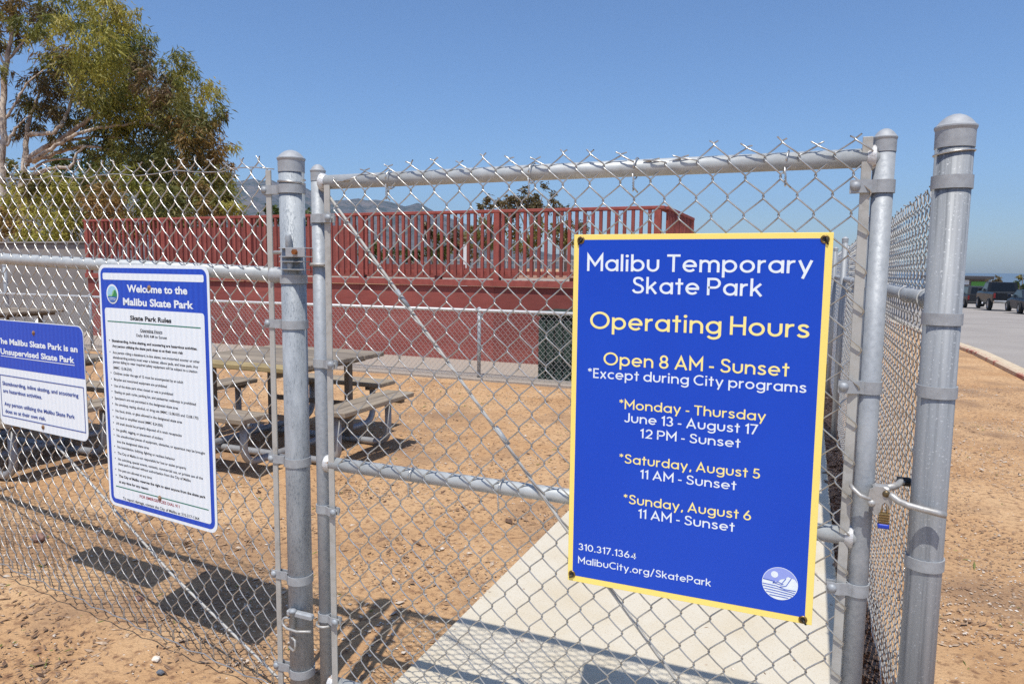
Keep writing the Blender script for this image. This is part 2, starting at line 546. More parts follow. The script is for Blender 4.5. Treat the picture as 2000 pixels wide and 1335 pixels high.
scatter('bark_mulch', 'chip', 5200, (1.575, 1.74, -.4, 9), .012, .4, 5, None, 'loose brown bark chips along the foot of the wire fence', .012)

b = MB()                                                 # a dark flat stone by the left fence
g = np.random.default_rng(3)
def rock(loc, s, m, name, label):
    bm = bmesh.new()
    bmesh.ops.create_icosphere(bm, subdivisions=2, radius=1)
    for v in bm.verts:
        k = 1 + .35 * noise.noise(v.co * 1.4 + Vector(loc) * 7)
        v.co = Vector((v.co.x * s[0] * k, v.co.y * s[1] * k, v.co.z * s[2] * k))
    b = MB()
    bm.verts.index_update()
    b.add(np.array([v.co[:] for v in bm.verts]) + np.array(loc), [[v.index for v in f.verts] for f in bm.faces], m)
    bm.free()
    tag(b.build(name, None, loc), label, 'stone')
mat('rock_brown', rgb('8a6a5c'), .85, 0, bump=(60, .5, .01))
mat('rock_slate', rgb('5b6068'), .75)
mat('rock_pale', rgb('d8cdbd'), .85)
rock((-2.28, .57, .015), (.04, .028, .024), 'rock_brown', 'stone', 'dark brown stone lying on the dirt beside the shadow of the unsupervised park sign')
rock((-.673, -.068, .007), (.016, .011, .009), 'rock_slate', 'stone', 'small slate gray pebble lying next to a white stone before the wire fence')
rock((-.756, -.014, .008), (.016, .014, .010), 'rock_pale', 'stone', 'small white stone lying beside a slate gray pebble before the wire fence')
rock((-1.22, .30, .010), (.022, .016, .011), 'rock_brown', 'stone', 'small reddish brown stone just behind the wire fence, below the rules sign')

# ------------------------------------------------------------------ chain link
def chainlink(b, o, e, n, x0, x1, zlo, zhi, xk, zk, w=.0755, h=.0872, r=.0020, sides=5, m='wire', detail=3, slope=0.0, jit=.012, seed=0, over=.02, bot=.03, sag=None):
    """woven wire fabric in the plane through o along e; n points out of it; wires zigzag upwards and hook into their neighbours"""
    g = np.random.default_rng(seed)
    o, e, n = (np.array(q, float) for q in (o, e, n))
    hw, hh = w / 2, h / 2
    i0, i1 = int(math.ceil((x0 - xk) / hw - 1e-6)), int(math.floor((x1 - xk) / hw + 1e-6))
    j0, j1 = int(math.ceil((zlo - zk) / hh)), int(math.floor((zhi - zk) / hh))
    dn = r * 1.15
    V, F = [], []
    topj = {k: -abs(g.normal(0, jit)) for k in range(i0 - 2, i1 + 3)}
    cx = {k: g.normal(0, .0016) for k in range(i0 - 2, i1 + 3)}
    ang = np.linspace(0, 2 * np.pi, sides, endpoint=False)
    base = 0
    for i in range(i0, i1):
        pts = []
        for j in range(j0, j1 + 1):
            right = (i + j) % 2 != 0
            k = i + 1 if right else i
            x = xk + k * hw + (r * .8 if right else -r * .8) + cx[k]
            z = zk + j * hh
            if j == j1:
                z += topj[k]
            sgn = 1 if right else -1
            if j > j0 and detail > 1:
                # leave the last knot, cross the diamond
                px, pz = last
                s_ = -1 if right else 1         # strands bow forwards and backwards by turns
                for t, ease, k_ in (((.15, .07, .0036), (.5, .5, .0056), (.85, .93, .0036)) if detail == 3 else ((.5, .5, .005),)):
                    pts.append((px + (x - px) * ease, pz + (z - pz) * t, s_ * k_))
            pts.append((x, z, 0.0))
            last = (x, z)
        # cut ends, twisted past the last knot
        p, q = pts[-1], pts[-2] if detail > 1 else pts[-2]
        d = np.array([p[0] - q[0], p[1] - q[1]])
        d /= np.hypot(*d) + 1e-9
        if over:
            pts.append((p[0] + d[0] * over, p[1] + abs(d[1]) * over * .35 + g.normal(0, .002), g.normal(0, .004)))
        p, q = pts[0], pts[1]
        d = np.array([p[0] - q[0], p[1] - q[1]])
        d /= np.hypot(*d) + 1e-9
        if bot:
            pts.insert(0, (p[0] + d[0] * bot * .3, p[1] - bot, g.normal(0, .003)))
        A = np.array(pts)
        if sag is not None:
            A[:, 2] += np.array([sag(x, z) for x, z in A[:, :2]])
        P = o + A[:, :1] * e + A[:, 1:2] * np.array([0, 0, 1.]) + slope * A[:, :1] * np.array([0, 0, 1.]) + A[:, 2:3] * n
        T = np.gradient(P, axis=0)
        T /= np.linalg.norm(T, axis=1)[:, None] + 1e-12
        u = n - T * (T @ n)[:, None]
        u /= np.linalg.norm(u, axis=1)[:, None] + 1e-12
        wv = np.cross(T, u)
        ring = P[:, None] + r * (np.cos(ang)[None, :, None] * u[:, None] + np.sin(ang)[None, :, None] * wv[:, None])
        m_ = len(P)
        V.append(ring.reshape(-1, 3))
        a = np.arange(m_ - 1)[:, None] * sides + np.arange(sides)[None]
        c = np.arange(m_ - 1)[:, None] * sides + (np.arange(sides)[None] + 1) % sides
        F.append(np.stack([a, c, c + sides, a + sides], 2).reshape(-1, 4) + base)
        base += m_ * sides
    b.quads(np.concatenate(V), np.concatenate(F), m, True)

def dome_cap(b, c, r, z, m='band_steel', k=1.0):
    b.lathe((c[0], c[1], z), [(r * 1.0, -.040 * k), (r * 1.045, -.040 * k)], m, 40)
    b.lathe((c[0], c[1], z), [(r * 1.045, -.040 * k), (r * 1.05, -.006 * k)], m, 40)
    b.lathe((c[0], c[1], z), [(r * 1.05, -.006 * k), (r * 1.12, .0)], m, 40)
    b.lathe((c[0], c[1], z), [(r * 1.12, 0), (r * 1.115, .003 * k)], m, 40)
    b.lathe((c[0], c[1], z), [(r * 1.115, .003 * k), (r * .98, .007 * k), (r * .90, .011 * k), (r * .75, .017 * k), (r * .5, .0235 * k), (r * .25, .027 * k), (.0005, .028 * k)], m, 40)

def band(b, c, r, z, w=.026, lug=None, lug_len=.08, y=-.012, m='band_steel', bolt=True):
    """tension band round a post; lug = +1/-1 side on which it is bolted to the bar"""
    t = .0035
    b.lathe((c[0], c[1], z), [(r + .0004, -w / 2), (r + t, -w / 2)], m, 48)
    b.lathe((c[0], c[1], z), [(r + t, -w / 2), (r + t, w / 2)], m, 48)
    b.lathe((c[0], c[1], z), [(r + t, w / 2), (r + .0004, w / 2)], m, 48)
    if lug:
        # flat ears that leave the ring, one in front of the bar, one behind
        for yo in (y - .0085, y + .0085):
            n = 7
            V, F = [], []
            ya = yo
            for i in range(n):
                s_ = i / (n - 1)
                xx = c[0] + lug * (r * .55 + s_ * (lug_len - r * .55))
                base = -(r + t) * math.sqrt(max(0, 1 - min(1, (xx - c[0]) ** 2 / (r + t) ** 2))) if yo < y else (r + t) * .2
                f = min(1, s_ * 2.2)
                f = f * f * (3 - 2 * f)
                yy = c[1] + base * (1 - f) + ya * f
                V += [(xx, yy - .0014, z - w / 2), (xx, yy + .0014, z - w / 2), (xx, yy + .0014, z + w / 2), (xx, yy - .0014, z + w / 2)]
            for i in range(n - 1):
                for k in range(4):
                    q = (k + 1) % 4
                    F.append([i * 4 + k, i * 4 + q, i * 4 + 4 + q, i * 4 + 4 + k])
            F += [[0, 1, 2, 3], [n * 4 - 1, n * 4 - 2, n * 4 - 3, n * 4 - 4]]
            b.add(V, F, m)

def bolt_head(b, c, r=.0095, m='galvanised'):
    """round carriage bolt head that faces -Y"""
    b.lathe(c, [(.0005, -r * .62), (r * .45, -r * .56), (r * .8, -r * .34), (r, -.0005), (r, .001)], m, 16, 'y')

def post_tube(b, c, r, z0, z1, m='galvanised', sides=40):
    b.tube([(c[0], c[1], z0 + (z1 - z0) * t) for t in (0, .5, 1)], r, m, sides)

# ------------------------------------------------------------------ left fence
BETA = R(6.5)
E1 = np.array([math.cos(BETA), -math.sin(BETA), 0])      # along the fence towards the gate
N1 = np.array([-math.sin(BETA), -math.cos(BETA), 0])     # towards the viewer
O1 = np.array([-.1, 0, 0])
def fp(u, z, out=0.0):
    return O1 + E1 * u + N1 * out + np.array([0, 0, z])
lf = thing('chain_link_fence', 'galvanised wire mesh fence with the rules sign and the unsupervised park sign fixed to it', 'fence', (-.1, 0, 0))
PR = .0385
b = MB()
post_tube(b, (-.1, 0), PR, -.1, 1.775, 'galvanised_spangle')
gp = b.build('post', lf)
b = MB()
dome_cap(b, (-.1, 0), PR, 1.775)
b.build('post_cap', gp)
b = MB()                                                 # wire wrapped round the post below its cap
for k, zz in enumerate((1.700, 1.708)):
    b.tube([(-.1 + (PR + .0025) * math.cos(a), (PR + .0025) * math.sin(a), zz + .006 * math.sin(a * .5 + k)) for a in np.linspace(0, 6.2, 30)], .0021, 'wire', 6)
b.build('wire_tie', gp)
for z in (1.684, 1.266, .826, .436, .116):
    b = MB()
    band(b, (-.1, 0), PR, z, .027, -1, .105, -.006)
    bo = b.build('tension_band', lf)
    b = MB()
    bolt_head(b, (-.196, -.006 - .0105, z), .0105)
    b.tube([(-.196, -.02, z), (-.196, .022, z)], .0045, 'zinc_light', 8)
    b.build('bolt', bo)
b = MB()
band(b, (-.1, 0), PR, 1.408, .027)
b.lathe((-.1 - .06, .0, 1.42), [(.0005, .045), (.021, .045), (.0245, .03), (.0245, -.012), (.0265, -.014), (.0265, -.02), (.021, -.02)], 'band_steel', 24, 'x')
b.build('rail_band', lf)
b = MB()
b.tube([fp(-.055, 1.421), fp(-1.5, 1.421 + .027 * 1.45), fp(-3.3, 1.421 + .027 * 3.25)], .0235, 'rail_steel', 24)
b.build('rail', lf)
b = MB()
b.tube([fp(-3.1, -.05), fp(-3.1, 1.85)], .024, 'galvanised', 20)
lp = b.build('line_post', lf)
b = MB()
chainlink(b, O1, E1, N1, -3.3, -.085, .10, 1.81, -.085 - .0755 * .5, .132, slope=-.036 * 0, jit=.012, seed=1, sag=lambda x, z: .0165 + .0025 * math.sin(x * 3.1) * math.sin(z * 3))
# the fabric rises a little to the left
M_ = b.v[0]
uu = (M_ - O1) @ E1
M_[:, 2] = M_[:, 2] + np.where(uu < -.1, (-uu - .1) * (.02 + .024 * np.clip(M_[:, 2] / 1.7, 0, 1)), 0) - .07 + .07 * np.clip(M_[:, 2] / 1.7, 0, 1)
b.build('wire_mesh', lf)
b = MB()
b.box((-.192, -.012, .03), (-.172, -.006, 1.745), 'bar_steel', .001)
b.build('tension_bar', lf)
b = MB()
P = [fp(-.075, 1.75)]
for k in range(1, 44):
    u = -.075 - k * .075
    P.append(fp(u, 1.75 + .035 * -u + .006 * math.sin(k * 1.3) - .012 * math.sin(min(-u, 3) * 1.05), .022 + .008 * (-1) ** k))
b.tube(P, .002, 'wire', 6)
b.build('tension_wire', lf)
b = MB()
P = []
for k in range(0, 44):
    u = -.09 - k * .075
    P.append(fp(u, .035 + .026 * -u + .004 * math.sin(k * 1.7), .03 + .006 * (-1) ** k))
b.tube(P, .0023, 'wire', 6)
b.build('tension_wire', lf)
b = MB()
b.tube([fp(-.05, .02, .0), fp(-.109, .05, 0), fp(-.671, .296, 0.0), fp(-1.3, .64, 0.0), fp(-3.05, 1.49, 0)], .0046, 'bar_steel', 10)
b.build('truss_rod', lf)

# ------------------------------------------------------------------ gate
gt = thing('chain_link_gate', 'galvanised pipe gate filled with wire mesh, carrying the blue and yellow sign', 'gate', (0, 0, 0))
GR = .021
b = MB()
post_tube(b, (0, 0), GR, .05, 1.735)
s1 = b.build('stile', gt)
b = MB()
dome_cap(b, (0, 0), GR, 1.735, k=.75)
b.build('stile_cap', s1)
b = MB()
post_tube(b, (1.531, 0), .0225, .05, 1.742)
s2 = b.build('stile', gt)
b = MB()
dome_cap(b, (1.531, 0), .0225, 1.742, k=.75)
b.build('stile_cap', s2)
for z in (1.701, .832, .10):
    b = MB()
    b.tube([(.012, 0, z), (.76, 0, z + .001), (1.522, 0, z)], GR, 'rail_steel', 28)
    r_ = b.build('rail', gt)
    for x, d, rr in ((0, 1, GR), (1.531, -1, .0225)):
        b = MB()
        x = x + d * rr * .72
        b.lathe((x, 0, z), [(.0265, 0), (.029, d * .004), (.0262, d * .009), (.0240, d * .013), (.0215, d * .018)][::d], 'weld', 22, 'x')
        b.build('weld', r_)
b = MB()
chainlink(b, (0, 0, 0), (1, 0, 0), (0, -1, 0), .035, 1.515, .07, 1.772, .752, 1.6215, seed=2, jit=.022, sag=lambda x, z: .0212)
b.build('wire_mesh', gt)
for x in (.0445, 1.496):
    b = MB()
    b.box((x - .0105, -.0185, .07), (x + .0105, -.0135, 1.745 if x > 1 else 1.70), 'bar_steel', .001)
    b.build('tension_bar', gt)
for c, r, zs, lug in (((0, 0), GR, (1.593, 1.15, .685, .326), 1), ((1.531, 0), .0225, (1.637, 1.188, .71, .30), -1)):
    for z in zs:
        b = MB()
        band(b, c, r, z, .0285 if lug < 0 else .026, lug, .066, -.0185)
        bo = b.build('tension_band', gt)
        b = MB()
        bolt_head(b, (c[0] + lug * .055, -.0185 - .0105, z), .0105)
        b.tube([(c[0] + lug * .055, -.03, z), (c[0] + lug * .055, .004, z)], .0045, 'zinc_light', 8)
        b.box((c[0] + lug * .055 - .008, -.006, z - .008), (c[0] + lug * .055 + .008, .001, z + .008), 'galvanised', .001)
        b.build('bolt', bo)
b = MB()
b.tube([(.02, -.006, 1.69), (.05, -.010, 1.655), (.42, -.008, 1.215), (.80, -.024, .772), (1.15, -.008, .35), (1.50, -.008, -.05 + .14)], .0046, 'bar_steel', 10)
for x, z in ((.30, 1.357), (.62, .983)):
    b.tube([(x - .02, -.008, z + .024), (x + .02, -.008, z - .024)], .0068, 'galvanised', 10)
b.build('truss_rod', gt)
for x, z in ((.262, 1.7), (.70, 1.7), (.978, 1.7), (1.33, 1.7), (.33, .832), (.62, .832)):   # hand-twisted tie wires on the rails
    b = MB()
    P = [(x + .004 * math.sin(a), -.005 + .026 * math.cos(a) * 1.15, z + .026 * math.sin(a)) for a in np.linspace(-2.5, 3.2, 22)]
    P = [(x + .012, -.030, z - .062), (x + .002, -.034, z - .05)] + P
    b.tube(P, .002, 'wire', 6)
    b.tube([(x, -.03 + .0045 * math.cos(t * 3), z - .035 - .0032 * t) for t in range(8)], .0022, 'wire', 6)
    b.build('tie_wire', gt)

# hinges: upper one a bolted channel, lower one a strap and pin
b = MB()
zc = 1.490
for dz in (.013, -.013):
    b.box((-.112, -.052, zc + dz - .0015), (-.012, -.012, zc + dz + .0015), 'band_steel', .0008)
b.box((-.084, -.055, zc - .014), (-.012, -.0525, zc + .0145), 'band_steel', .0008)
h1 = b.build('hinge', gt)
b = MB()
for dz in (.012, -.012):
    b.box((-.112, -.052, zc - .040 + dz - .0013), (-.022, -.012, zc - .040 + dz + .0013), 'band_steel', .0008)
b.lathe((-.082, -.036, 0), [(.0005, zc - .052), (.009, zc - .052), (.009, zc - .028), (.0005, zc - .028)], 'galvanised', 16)
b.build('hinge_clamp', h1)
b = MB()
b.lathe((-.082, -.042, 0), [(.0005, zc - .012), (.0095, zc - .012), (.0095, zc + .048), (.008, zc + .054), (.0005, zc + .056)], 'galvanised', 18)
b.tube([(-.148, -.030, zc), (-.06, -.03, zc)], .0058, 'latch_steel', 12)
b.build('hinge_pin', h1)
b = MB()
b.lathe((-.046, -.055, zc + .001), [(.0005, -.011), (.0075, -.0105), (.009, -.008), (.009, 0)], 'copper', 6, 'y', False)
b.build('bolt', h1)
b = MB()
b.tube([(-.028, -.01, zc - .036)] + [(.0 + .0275 * math.cos(a), .0275 * math.sin(a), zc - .036) for a in np.linspace(R(205), R(380), 18)], .0052, 'latch_steel', 12)
b.build('hinge_strap', h1)
b = MB()
zc = .326
b.box((-.118, -.052, zc - .002), (-.018, -.032, zc + .017), 'band_steel', .004)
h2 = b.build('hinge', gt)
b = MB()
b.lathe((-.092, -.049, 0), [(.0005, zc - .045), (.008, zc - .045), (.008, zc + .013), (.013, zc + .014), (.0125, zc + .021), (.006, zc + .025), (.0005, zc + .026)], 'galvanised', 18)
b.build('hinge_pin', h2)
b = MB()
zb = zc - .037
P = [(.028, -.004, zb + .012)] + [(.0 + .028 * math.cos(a), .031 * math.sin(a), zb + .012) for a in np.linspace(R(-20), R(-165), 14)]
b.tube(P, .0042, 'latch_steel', 12)
P = [(-.02, -.050, zb + .001), (-.07, -.058, zb - .006), (-.11, -.058, zb - .004)] + [(-.122 + .014 * math.cos(a), -.047 + .003 * math.sin(a), zb + .010 + .014 * math.sin(a)) for a in np.linspace(R(250), R(100), 8)] + [(-.105, -.043, zb + .026)]
b.tube(P, .0042, 'latch_steel', 12)
b.build('hinge_strap', h2)
b = MB()
b.tube([(-.108, -.043, zc - .075), (-.088, -.056, zc - .072), (-.078, -.058, zc - .074), (-.078, -.058, zc - .105), (-.085, -.057, zc - .112), (-.108, -.052, zc - .105)], 0.004, 'latch_steel', 8)
b.build('hinge_hook', h2)

# fork latch on the right stile
lz = .95
b = MB()
b.prism([(1.537, lz - .012), (1.540, lz + .013), (1.552, lz + .022), (1.566, lz + .022), (1.582, lz + .012), (1.587, lz - .008), (1.583, lz - .026), (1.578, lz - .016), (1.572, lz - .012), (1.566, lz - .018), (1.563, lz - .042), (1.553, lz - .043), (1.548, lz - .020)], 'y', -.052, -.046, 'latch_steel')
b.box((1.548, -.0455, lz - .018), (1.582, -.012, lz + .020), 'latch_steel', .004)
la = b.build('latch', gt)
b = MB()
P = [(1.503, -.030, lz + .012), (1.508, -.042, lz + .008), (1.522, -.047, lz - .004), (1.545, -.05, lz - .010)]
b.tube(P, .0048, 'latch_steel', 12)
bolt_head(b, (1.5455, -.052, lz - .0175), .008, 'latch_steel')
bolt_head(b, (1.5735, -.052, lz + .008), .008, 'brass_dark')
b.build('latch_bolt', la)
b = MB()                                                 # pressed handle that crosses in front of the post
P = [(1.576, -.046, lz + .007), (1.586, -.052, lz + .004), (1.598, -.056, lz - .004), (1.615, -.058, lz - .010), (1.64, -.060, lz - .014), (1.668, -.061, lz - .018), (1.690, -.061, lz - .022)]
b.tube(P, [.0066, .0074, .0078, .0074, .0070, .0076, .0066], 'latch_steel', 12)
b.build('latch_handle', la)
b = MB()
P = [(1.575, -.018, lz + .012), (1.60, .010, lz + .012), (1.612, .05, lz + .012), (1.640, .056, lz + .012), (1.668, .056, lz + .012)]
b.tube(P, .0075, 'latch_steel', 12)
b.lathe((1.6245, .056, lz + .012), [(.0005, -.02), (.0105, -.02), (.0105, .008), (.0005, .008)], 'black_plastic', 14, 'x')
b.build('latch_fork', la)

# padlock that hangs in the latch
pl = thing('padlock', 'brass padlock with a blue bottom hanging from the gate latch', 'padlock', (1.572, -.049, lz - .053))
px_, pz_ = 1.5720, lz - .048
b = MB()
b.box((px_ - .0105, -.056, pz_ - .013), (px_ + .0105, -.042, pz_ + .012), 'brass', .002, seg=2)
for k in range(4):
    b.box((px_ - .0106, -.0561, pz_ - .0105 + k * .0055), (px_ + .0106, -.0419, pz_ - .0065 + k * .0055), 'brass_dark', .0006)
b.build('body', pl)
b = MB()
P = [(px_ - .0062, -.049, pz_ + .010), (px_ - .0062, -.049, pz_ + .030)] + [(px_ - .0062 * math.cos(a), -.049, pz_ + .030 + .0075 * math.sin(a)) for a in np.linspace(.2, 2.94, 9)] + [(px_ + .0062, -.049, pz_ + .030), (px_ + .0062, -.049, pz_ + .010)]
b.tube(P, .0028, 'shackle_steel', 10)
b.build('shackle', pl)
b = MB()
b.box((px_ - .0120, -.0575, pz_ - .024), (px_ + .0120, -.0405, pz_ - .0125), 'blue_rubber', .004, seg=3)
b.build('bumper', pl)

# ------------------------------------------------------------------ right fence (runs away from the viewer)
rf = thing('chain_link_fence', 'wire mesh fence running away beside the concrete path from a thick round end post', 'fence', (1.664, 0, 0))
b = MB()
RP = .0365
post_tube(b, (1.664, 0), RP, -.1, 1.755, 'galvanised_streaked', 48)
p1 = b.build('post', rf)
b = MB()
dome_cap(b, (1.664, 0), RP, 1.755, 'band_steel', 1.05)
b.build('post_cap', p1)
for z, w in ((1.641, .028), (1.349, .026), (1.189, .026), (.798, .026), (.40, .026)):
    b = MB()
    band(b, (1.664, 0), RP, z, w)
    b.box((1.655, RP - .002, z - w / 2), (1.6585, RP + .05, z + w / 2), 'band_steel', .0005)
    b.build('tension_band', rf)
b = MB()
b.tube([(1.664 + (RP + .0018) * math.cos(a), (RP + .0018) * math.sin(a), 1.703 + .004 * math.cos(a)) for a in np.linspace(0, 6.28, 40, endpoint=False)], .0022, 'wire', 6, closed=True)
b.build('wire_tie', p1)
b = MB()
b.box((1.659, .070, .03), (1.6645, .090, 1.72), 'bar_steel', .001)
b.build('tension_bar', rf)
b = MB()
b.tube([(1.664, .03, 1.384), (1.664, 12, 1.384), (1.664, 34, 1.30)], .021, 'galvanised', 18)
b.build('rail', rf)
for y in (.22, .62, 1.1, 1.7, 2.1, 2.7, 3.4):
    b = MB()
    b.tube([(1.664 + .0245 * math.cos(a), y + .004 * math.sin(a), 1.384 + .0245 * math.sin(a)) for a in np.linspace(0, 6.28, 16, endpoint=False)], .0021, 'zinc_light', 6, closed=True)
    b.build('tie_wire', rf)
b = MB()
chainlink(b, (1.664, 0, 0), (0, 1, 0), (1, 0, 0), .075, 5.0, .04, 1.70, .08, .06, seed=3, jit=.008, sides=5, detail=3, m='wire_side', sag=lambda x, z: .026 + .008 * math.sin(x * 2.2 + z * 2))
b.build('wire_mesh', rf)
b = MB()
chainlink(b, (1.664, 0, 0), (0, 1, 0), (1, 0, 0), 5.0, 26, .04, 1.68, 5.0, .06, seed=4, jit=.006, sides=3, detail=2, m='wire_far', over=.01, bot=0, sag=lambda x, z: .026)
b.build('wire_mesh', rf)
b = MB()
b.tube([(1.69, .08, .045)] + [(1.69 + .006 * (-1) ** k, .2 + k * .2, .05 + .005 * math.sin(k)) for k in range(120)], .0022, 'wire', 5)
b.build('tension_wire', rf)
for k in range(10):
    y = 2.4 + 2.4 * k
    b = MB()
    b.tube([(1.645, y, -.05), (1.645, y, 1.73 - .012 * k)], .024, 'galvanised_streaked', 18)
    q = b.build('line_post', rf)
    b = MB()
    dome_cap(b, (1.645, y), .024, 1.73 - .012 * k, k=.7)
    b.build('post_cap', q)
b = MB()
mat('cord_blue', rgb('3f62a8'), .8)
b.tube([(1.706 + .004 * math.sin(k * 2.1), .50 + .015 * math.sin(k * .7), .02 + k * .0335) for k in range(26)], .0022, 'cord_blue', 6)
tag(b.build('cord'), 'thin blue cord hanging down the wire fence behind the padlock', 'cord')

# ------------------------------------------------------------------ lettering
def arc(cx, cy, rx, ry, a0, a1, n=None):
    n = n or max(4, int(abs(a1 - a0) / 12))
    return [(cx + rx * math.cos(R(a0 + (a1 - a0) * i / n)), cy + ry * math.sin(R(a0 + (a1 - a0) * i / n))) for i in range(n + 1)]
def spl(p, k=5):
    out = []
    p = [p[0]] + p + [p[-1]]
    for i in range(1, len(p) - 2):
        a, b_, c, d = (np.array(q, float) for q in p[i - 1:i + 3])
        for t in np.linspace(0, 1, k, endpoint=False):
            out.append(tuple(.5 * ((2 * b_) + (c - a) * t + (2 * a - 5 * b_ + 4 * c - d) * t * t + (-a + 3 * b_ - 3 * c + d) * t ** 3)))
    return out + [p[-1]]
HS = .064
RB = .286
def bowl(): return arc(.35, .35, RB, RB, 0, 360)
G = {
 'a': [bowl(), [(.636, 0), (.636, .7)]], 'b': [bowl(), [(.064, 0), (.064, 1)]], 'c': [arc(.35, .35, RB, RB, 48, 312)],
 'd': [bowl(), [(.636, 0), (.636, 1)]], 'e': [[(.07, .35), (.69, .35)], arc(.35, .35, RB, RB, 0, 318)],
 'g': [bowl(), [(.636, .7), (.636, 0)] + arc(.36, -.03, .276, .21, 0, -155)],
 'h': [[(.064, 0), (.064, 1)], arc(.314, .386, .25, .25, 180, 0) + [(.564, 0)]], 'i': [[(.064, 0), (.064, .7)], 'dot.064,.90'],
 'k': [[(.064, 0), (.064, 1)], [(.50, .7), (.10, .29)], [(.22, .42), (.53, 0)]], 'l': [[(.064, 0), (.064, 1)]],
 'm': [[(.064, 0), (.064, .7)], arc(.274, .426, .21, .21, 180, 0) + [(.484, 0)], arc(.694, .426, .21, .21, 180, 0) + [(.904, 0)]],
 'n': [[(.064, 0), (.064, .7)], arc(.314, .386, .25, .25, 180, 0) + [(.564, 0)]], 'o': [bowl()],
 'p': [bowl(), [(.064, -.28), (.064, .7)]], 'r': [[(.064, 0), (.064, .7)], arc(.314, .386, .25, .25, 180, 78)],
 's': [spl([(.44, .54), (.37, .62), (.25, .642), (.13, .60), (.10, .51), (.17, .41), (.29, .355), (.41, .29), (.45, .18), (.38, .09), (.25, .062), (.12, .09), (.05, .17)])],
 't': [[(.2, .93), (.2, 0)], [(0, .636), (.40, .636)]], 'u': [[(.064, .7)] + arc(.314, .314, .25, .25, 180, 360) + [(.564, .7)]],
 'x': [[(.04, .7), (.49, 0)], [(.49, .7), (.04, 0)]], 'y': [[(.04, .7), (.305, .04)], [(.57, .7), (.20, -.28)]],
 'A': [[(.05, 0), (.405, .93), (.76, 0)], [(.17, .29), (.64, .29)]], 'C': [arc(.49, .5, .425, .436, 48, 312)],
 'E': [[(.5, .936), (.064, .936), (.064, .064), (.5, .064)], [(.064, .5), (.46, .5)]], 'H': [[(.064, 0), (.064, 1)], [(.64, 0), (.64, 1)], [(.064, .5), (.64, .5)]],
 'J': [[(.40, 1), (.40, .28)] + arc(.215, .26, .185, .196, 0, -165)], 'M': [[(.064, 0), (.064, .92), (.43, .36), (.796, .92), (.796, 0)]],
 'O': [arc(.5, .5, .436, .436, 0, 360)], 'P': [[(.064, 0), (.064, .936), (.36, .936)] + arc(.36, .688, .25, .248, 90, -90) + [(.064, .44)]],
 'S': [spl([(.57, .76), (.49, .89), (.33, .936), (.17, .89), (.12, .74), (.19, .60), (.34, .52), (.50, .44), (.58, .29), (.51, .12), (.34, .064), (.16, .10), (.06, .23)])],
 'T': [[(0, .936), (.66, .936)], [(.33, .936), (.33, 0)]],
 '0': [arc(.33, .5, .27, .436, 0, 360)], '1': [[(0, .76), (.20, .93), (.20, 0)]],
 '2': [arc(.29, .67, .235, .266, 170, -38) + [(.07, .064), (.56, .064)]], '3': [arc(.27, .70, .2, .236, 160, -90), arc(.27, .264, .245, .2, 90, -160)],
 '4': [[(.43, 0), (.43, .92), (.07, .25), (.60, .25)]], '5': [[(.50, .936), (.15, .936), (.11, .53)] + arc(.27, .32, .25, .256, 125, -155)],
 '6': [arc(.31, .31, .246, .246, 0, 360), [(.088, .41), (.20, .62), (.43, .98)]], '7': [[(0, .936), (.52, .936), (.17, 0)]],
 '8': [arc(.29, .715, .2, .221, 0, 360), arc(.29, .28, .24, .216, 0, 360)],
 '.': ['dot.08,.075'], ',': [[(.10, .13), (.03, -.14)]], '-': [[(0, .34), (.30, .34)]], '/': [[(.02, -.10), (.40, 1.06)]],
 '*': [[(  .19 + .19 * math.cos(R(a)), .80 + .19 * math.sin(R(a))), (.19 - .19 * math.cos(R(a)), .80 - .19 * math.sin(R(a)))] for a in (90, 30, 150)],
}
def ribbon(p, hw):
    p = [q for i, q in enumerate(p) if i == 0 or math.hypot(q[0] - p[i - 1][0], q[1] - p[i - 1][1]) > 1e-4]
    p = [np.array(q, float) for q in p]
    closed = np.hypot(*(p[0] - p[-1])) < 1e-6
    if closed:
        p = p[:-1]
    n = len(p)
    L = []
    for i in range(n):
        a = p[i - 1] if (i or closed) else None
        c = p[(i + 1) % n] if (i < n - 1 or closed) else None
        d1 = (p[i] - a) / np.hypot(*(p[i] - a)) if a is not None else None
        d2 = (c - p[i]) / np.hypot(*(c - p[i])) if c is not None else None
        d1 = d2 if d1 is None else d1
        d2 = d1 if d2 is None else d2
        n1, n2 = np.array([-d1[1], d1[0]]), np.array([-d2[1], d2[0]])
        m_ = n1 + n2
        q = m_ @ m_
        m_ = m_ / q * 2 if q > .25 else n1
        L.append((p[i] + m_ * hw, p[i] - m_ * hw))
    V = [q for pr in L for q in pr]
    F = [[2 * i, 2 * i + 1, (2 * i + 3) % (2 * n), (2 * i + 2) % (2 * n)] for i in range(n if closed else n - 1)]
    return V, F
def stroke_text(b, txt, x0, x1, z0, cap, y, m, hs=HS, gap=.118):
    """letters drawn as strokes of even width, set between x0 and x1 on a sheet that faces -Y"""
    pen, parts = 0.0, []
    for ch in txt:
        if ch == ' ':
            pen += .27
            continue
        ink = []
        for k, st in enumerate(G[ch]):
            if isinstance(st, str):
                cx, cy = (float(q) for q in st[3:].split(','))
                c = arc(cx, cy, .085, .085, 0, 360, 14)[:-1]
                ink.append((c, [list(range(len(c)))], k))
            else:
                V, F = ribbon(st, hs if ch != '*' else hs * .62)
                ink.append((V, F, k))
        xs = [q[0] for V, F, k in ink for q in V]
        lo, hi = min(xs), max(xs)
        for V, F, k in ink:
            parts.append(([(q[0] - lo + pen, q[1]) for q in V], F, k))
        pen += hi - lo + (gap if ch not in '.,1' else gap * .9)
    pen -= gap
    sx = (x1 - x0) / pen
    for V, F, k in parts:
        b.add([(x0 + q[0] * sx, y - .00008 * k, z0 + q[1] * cap) for q in V], F, m)

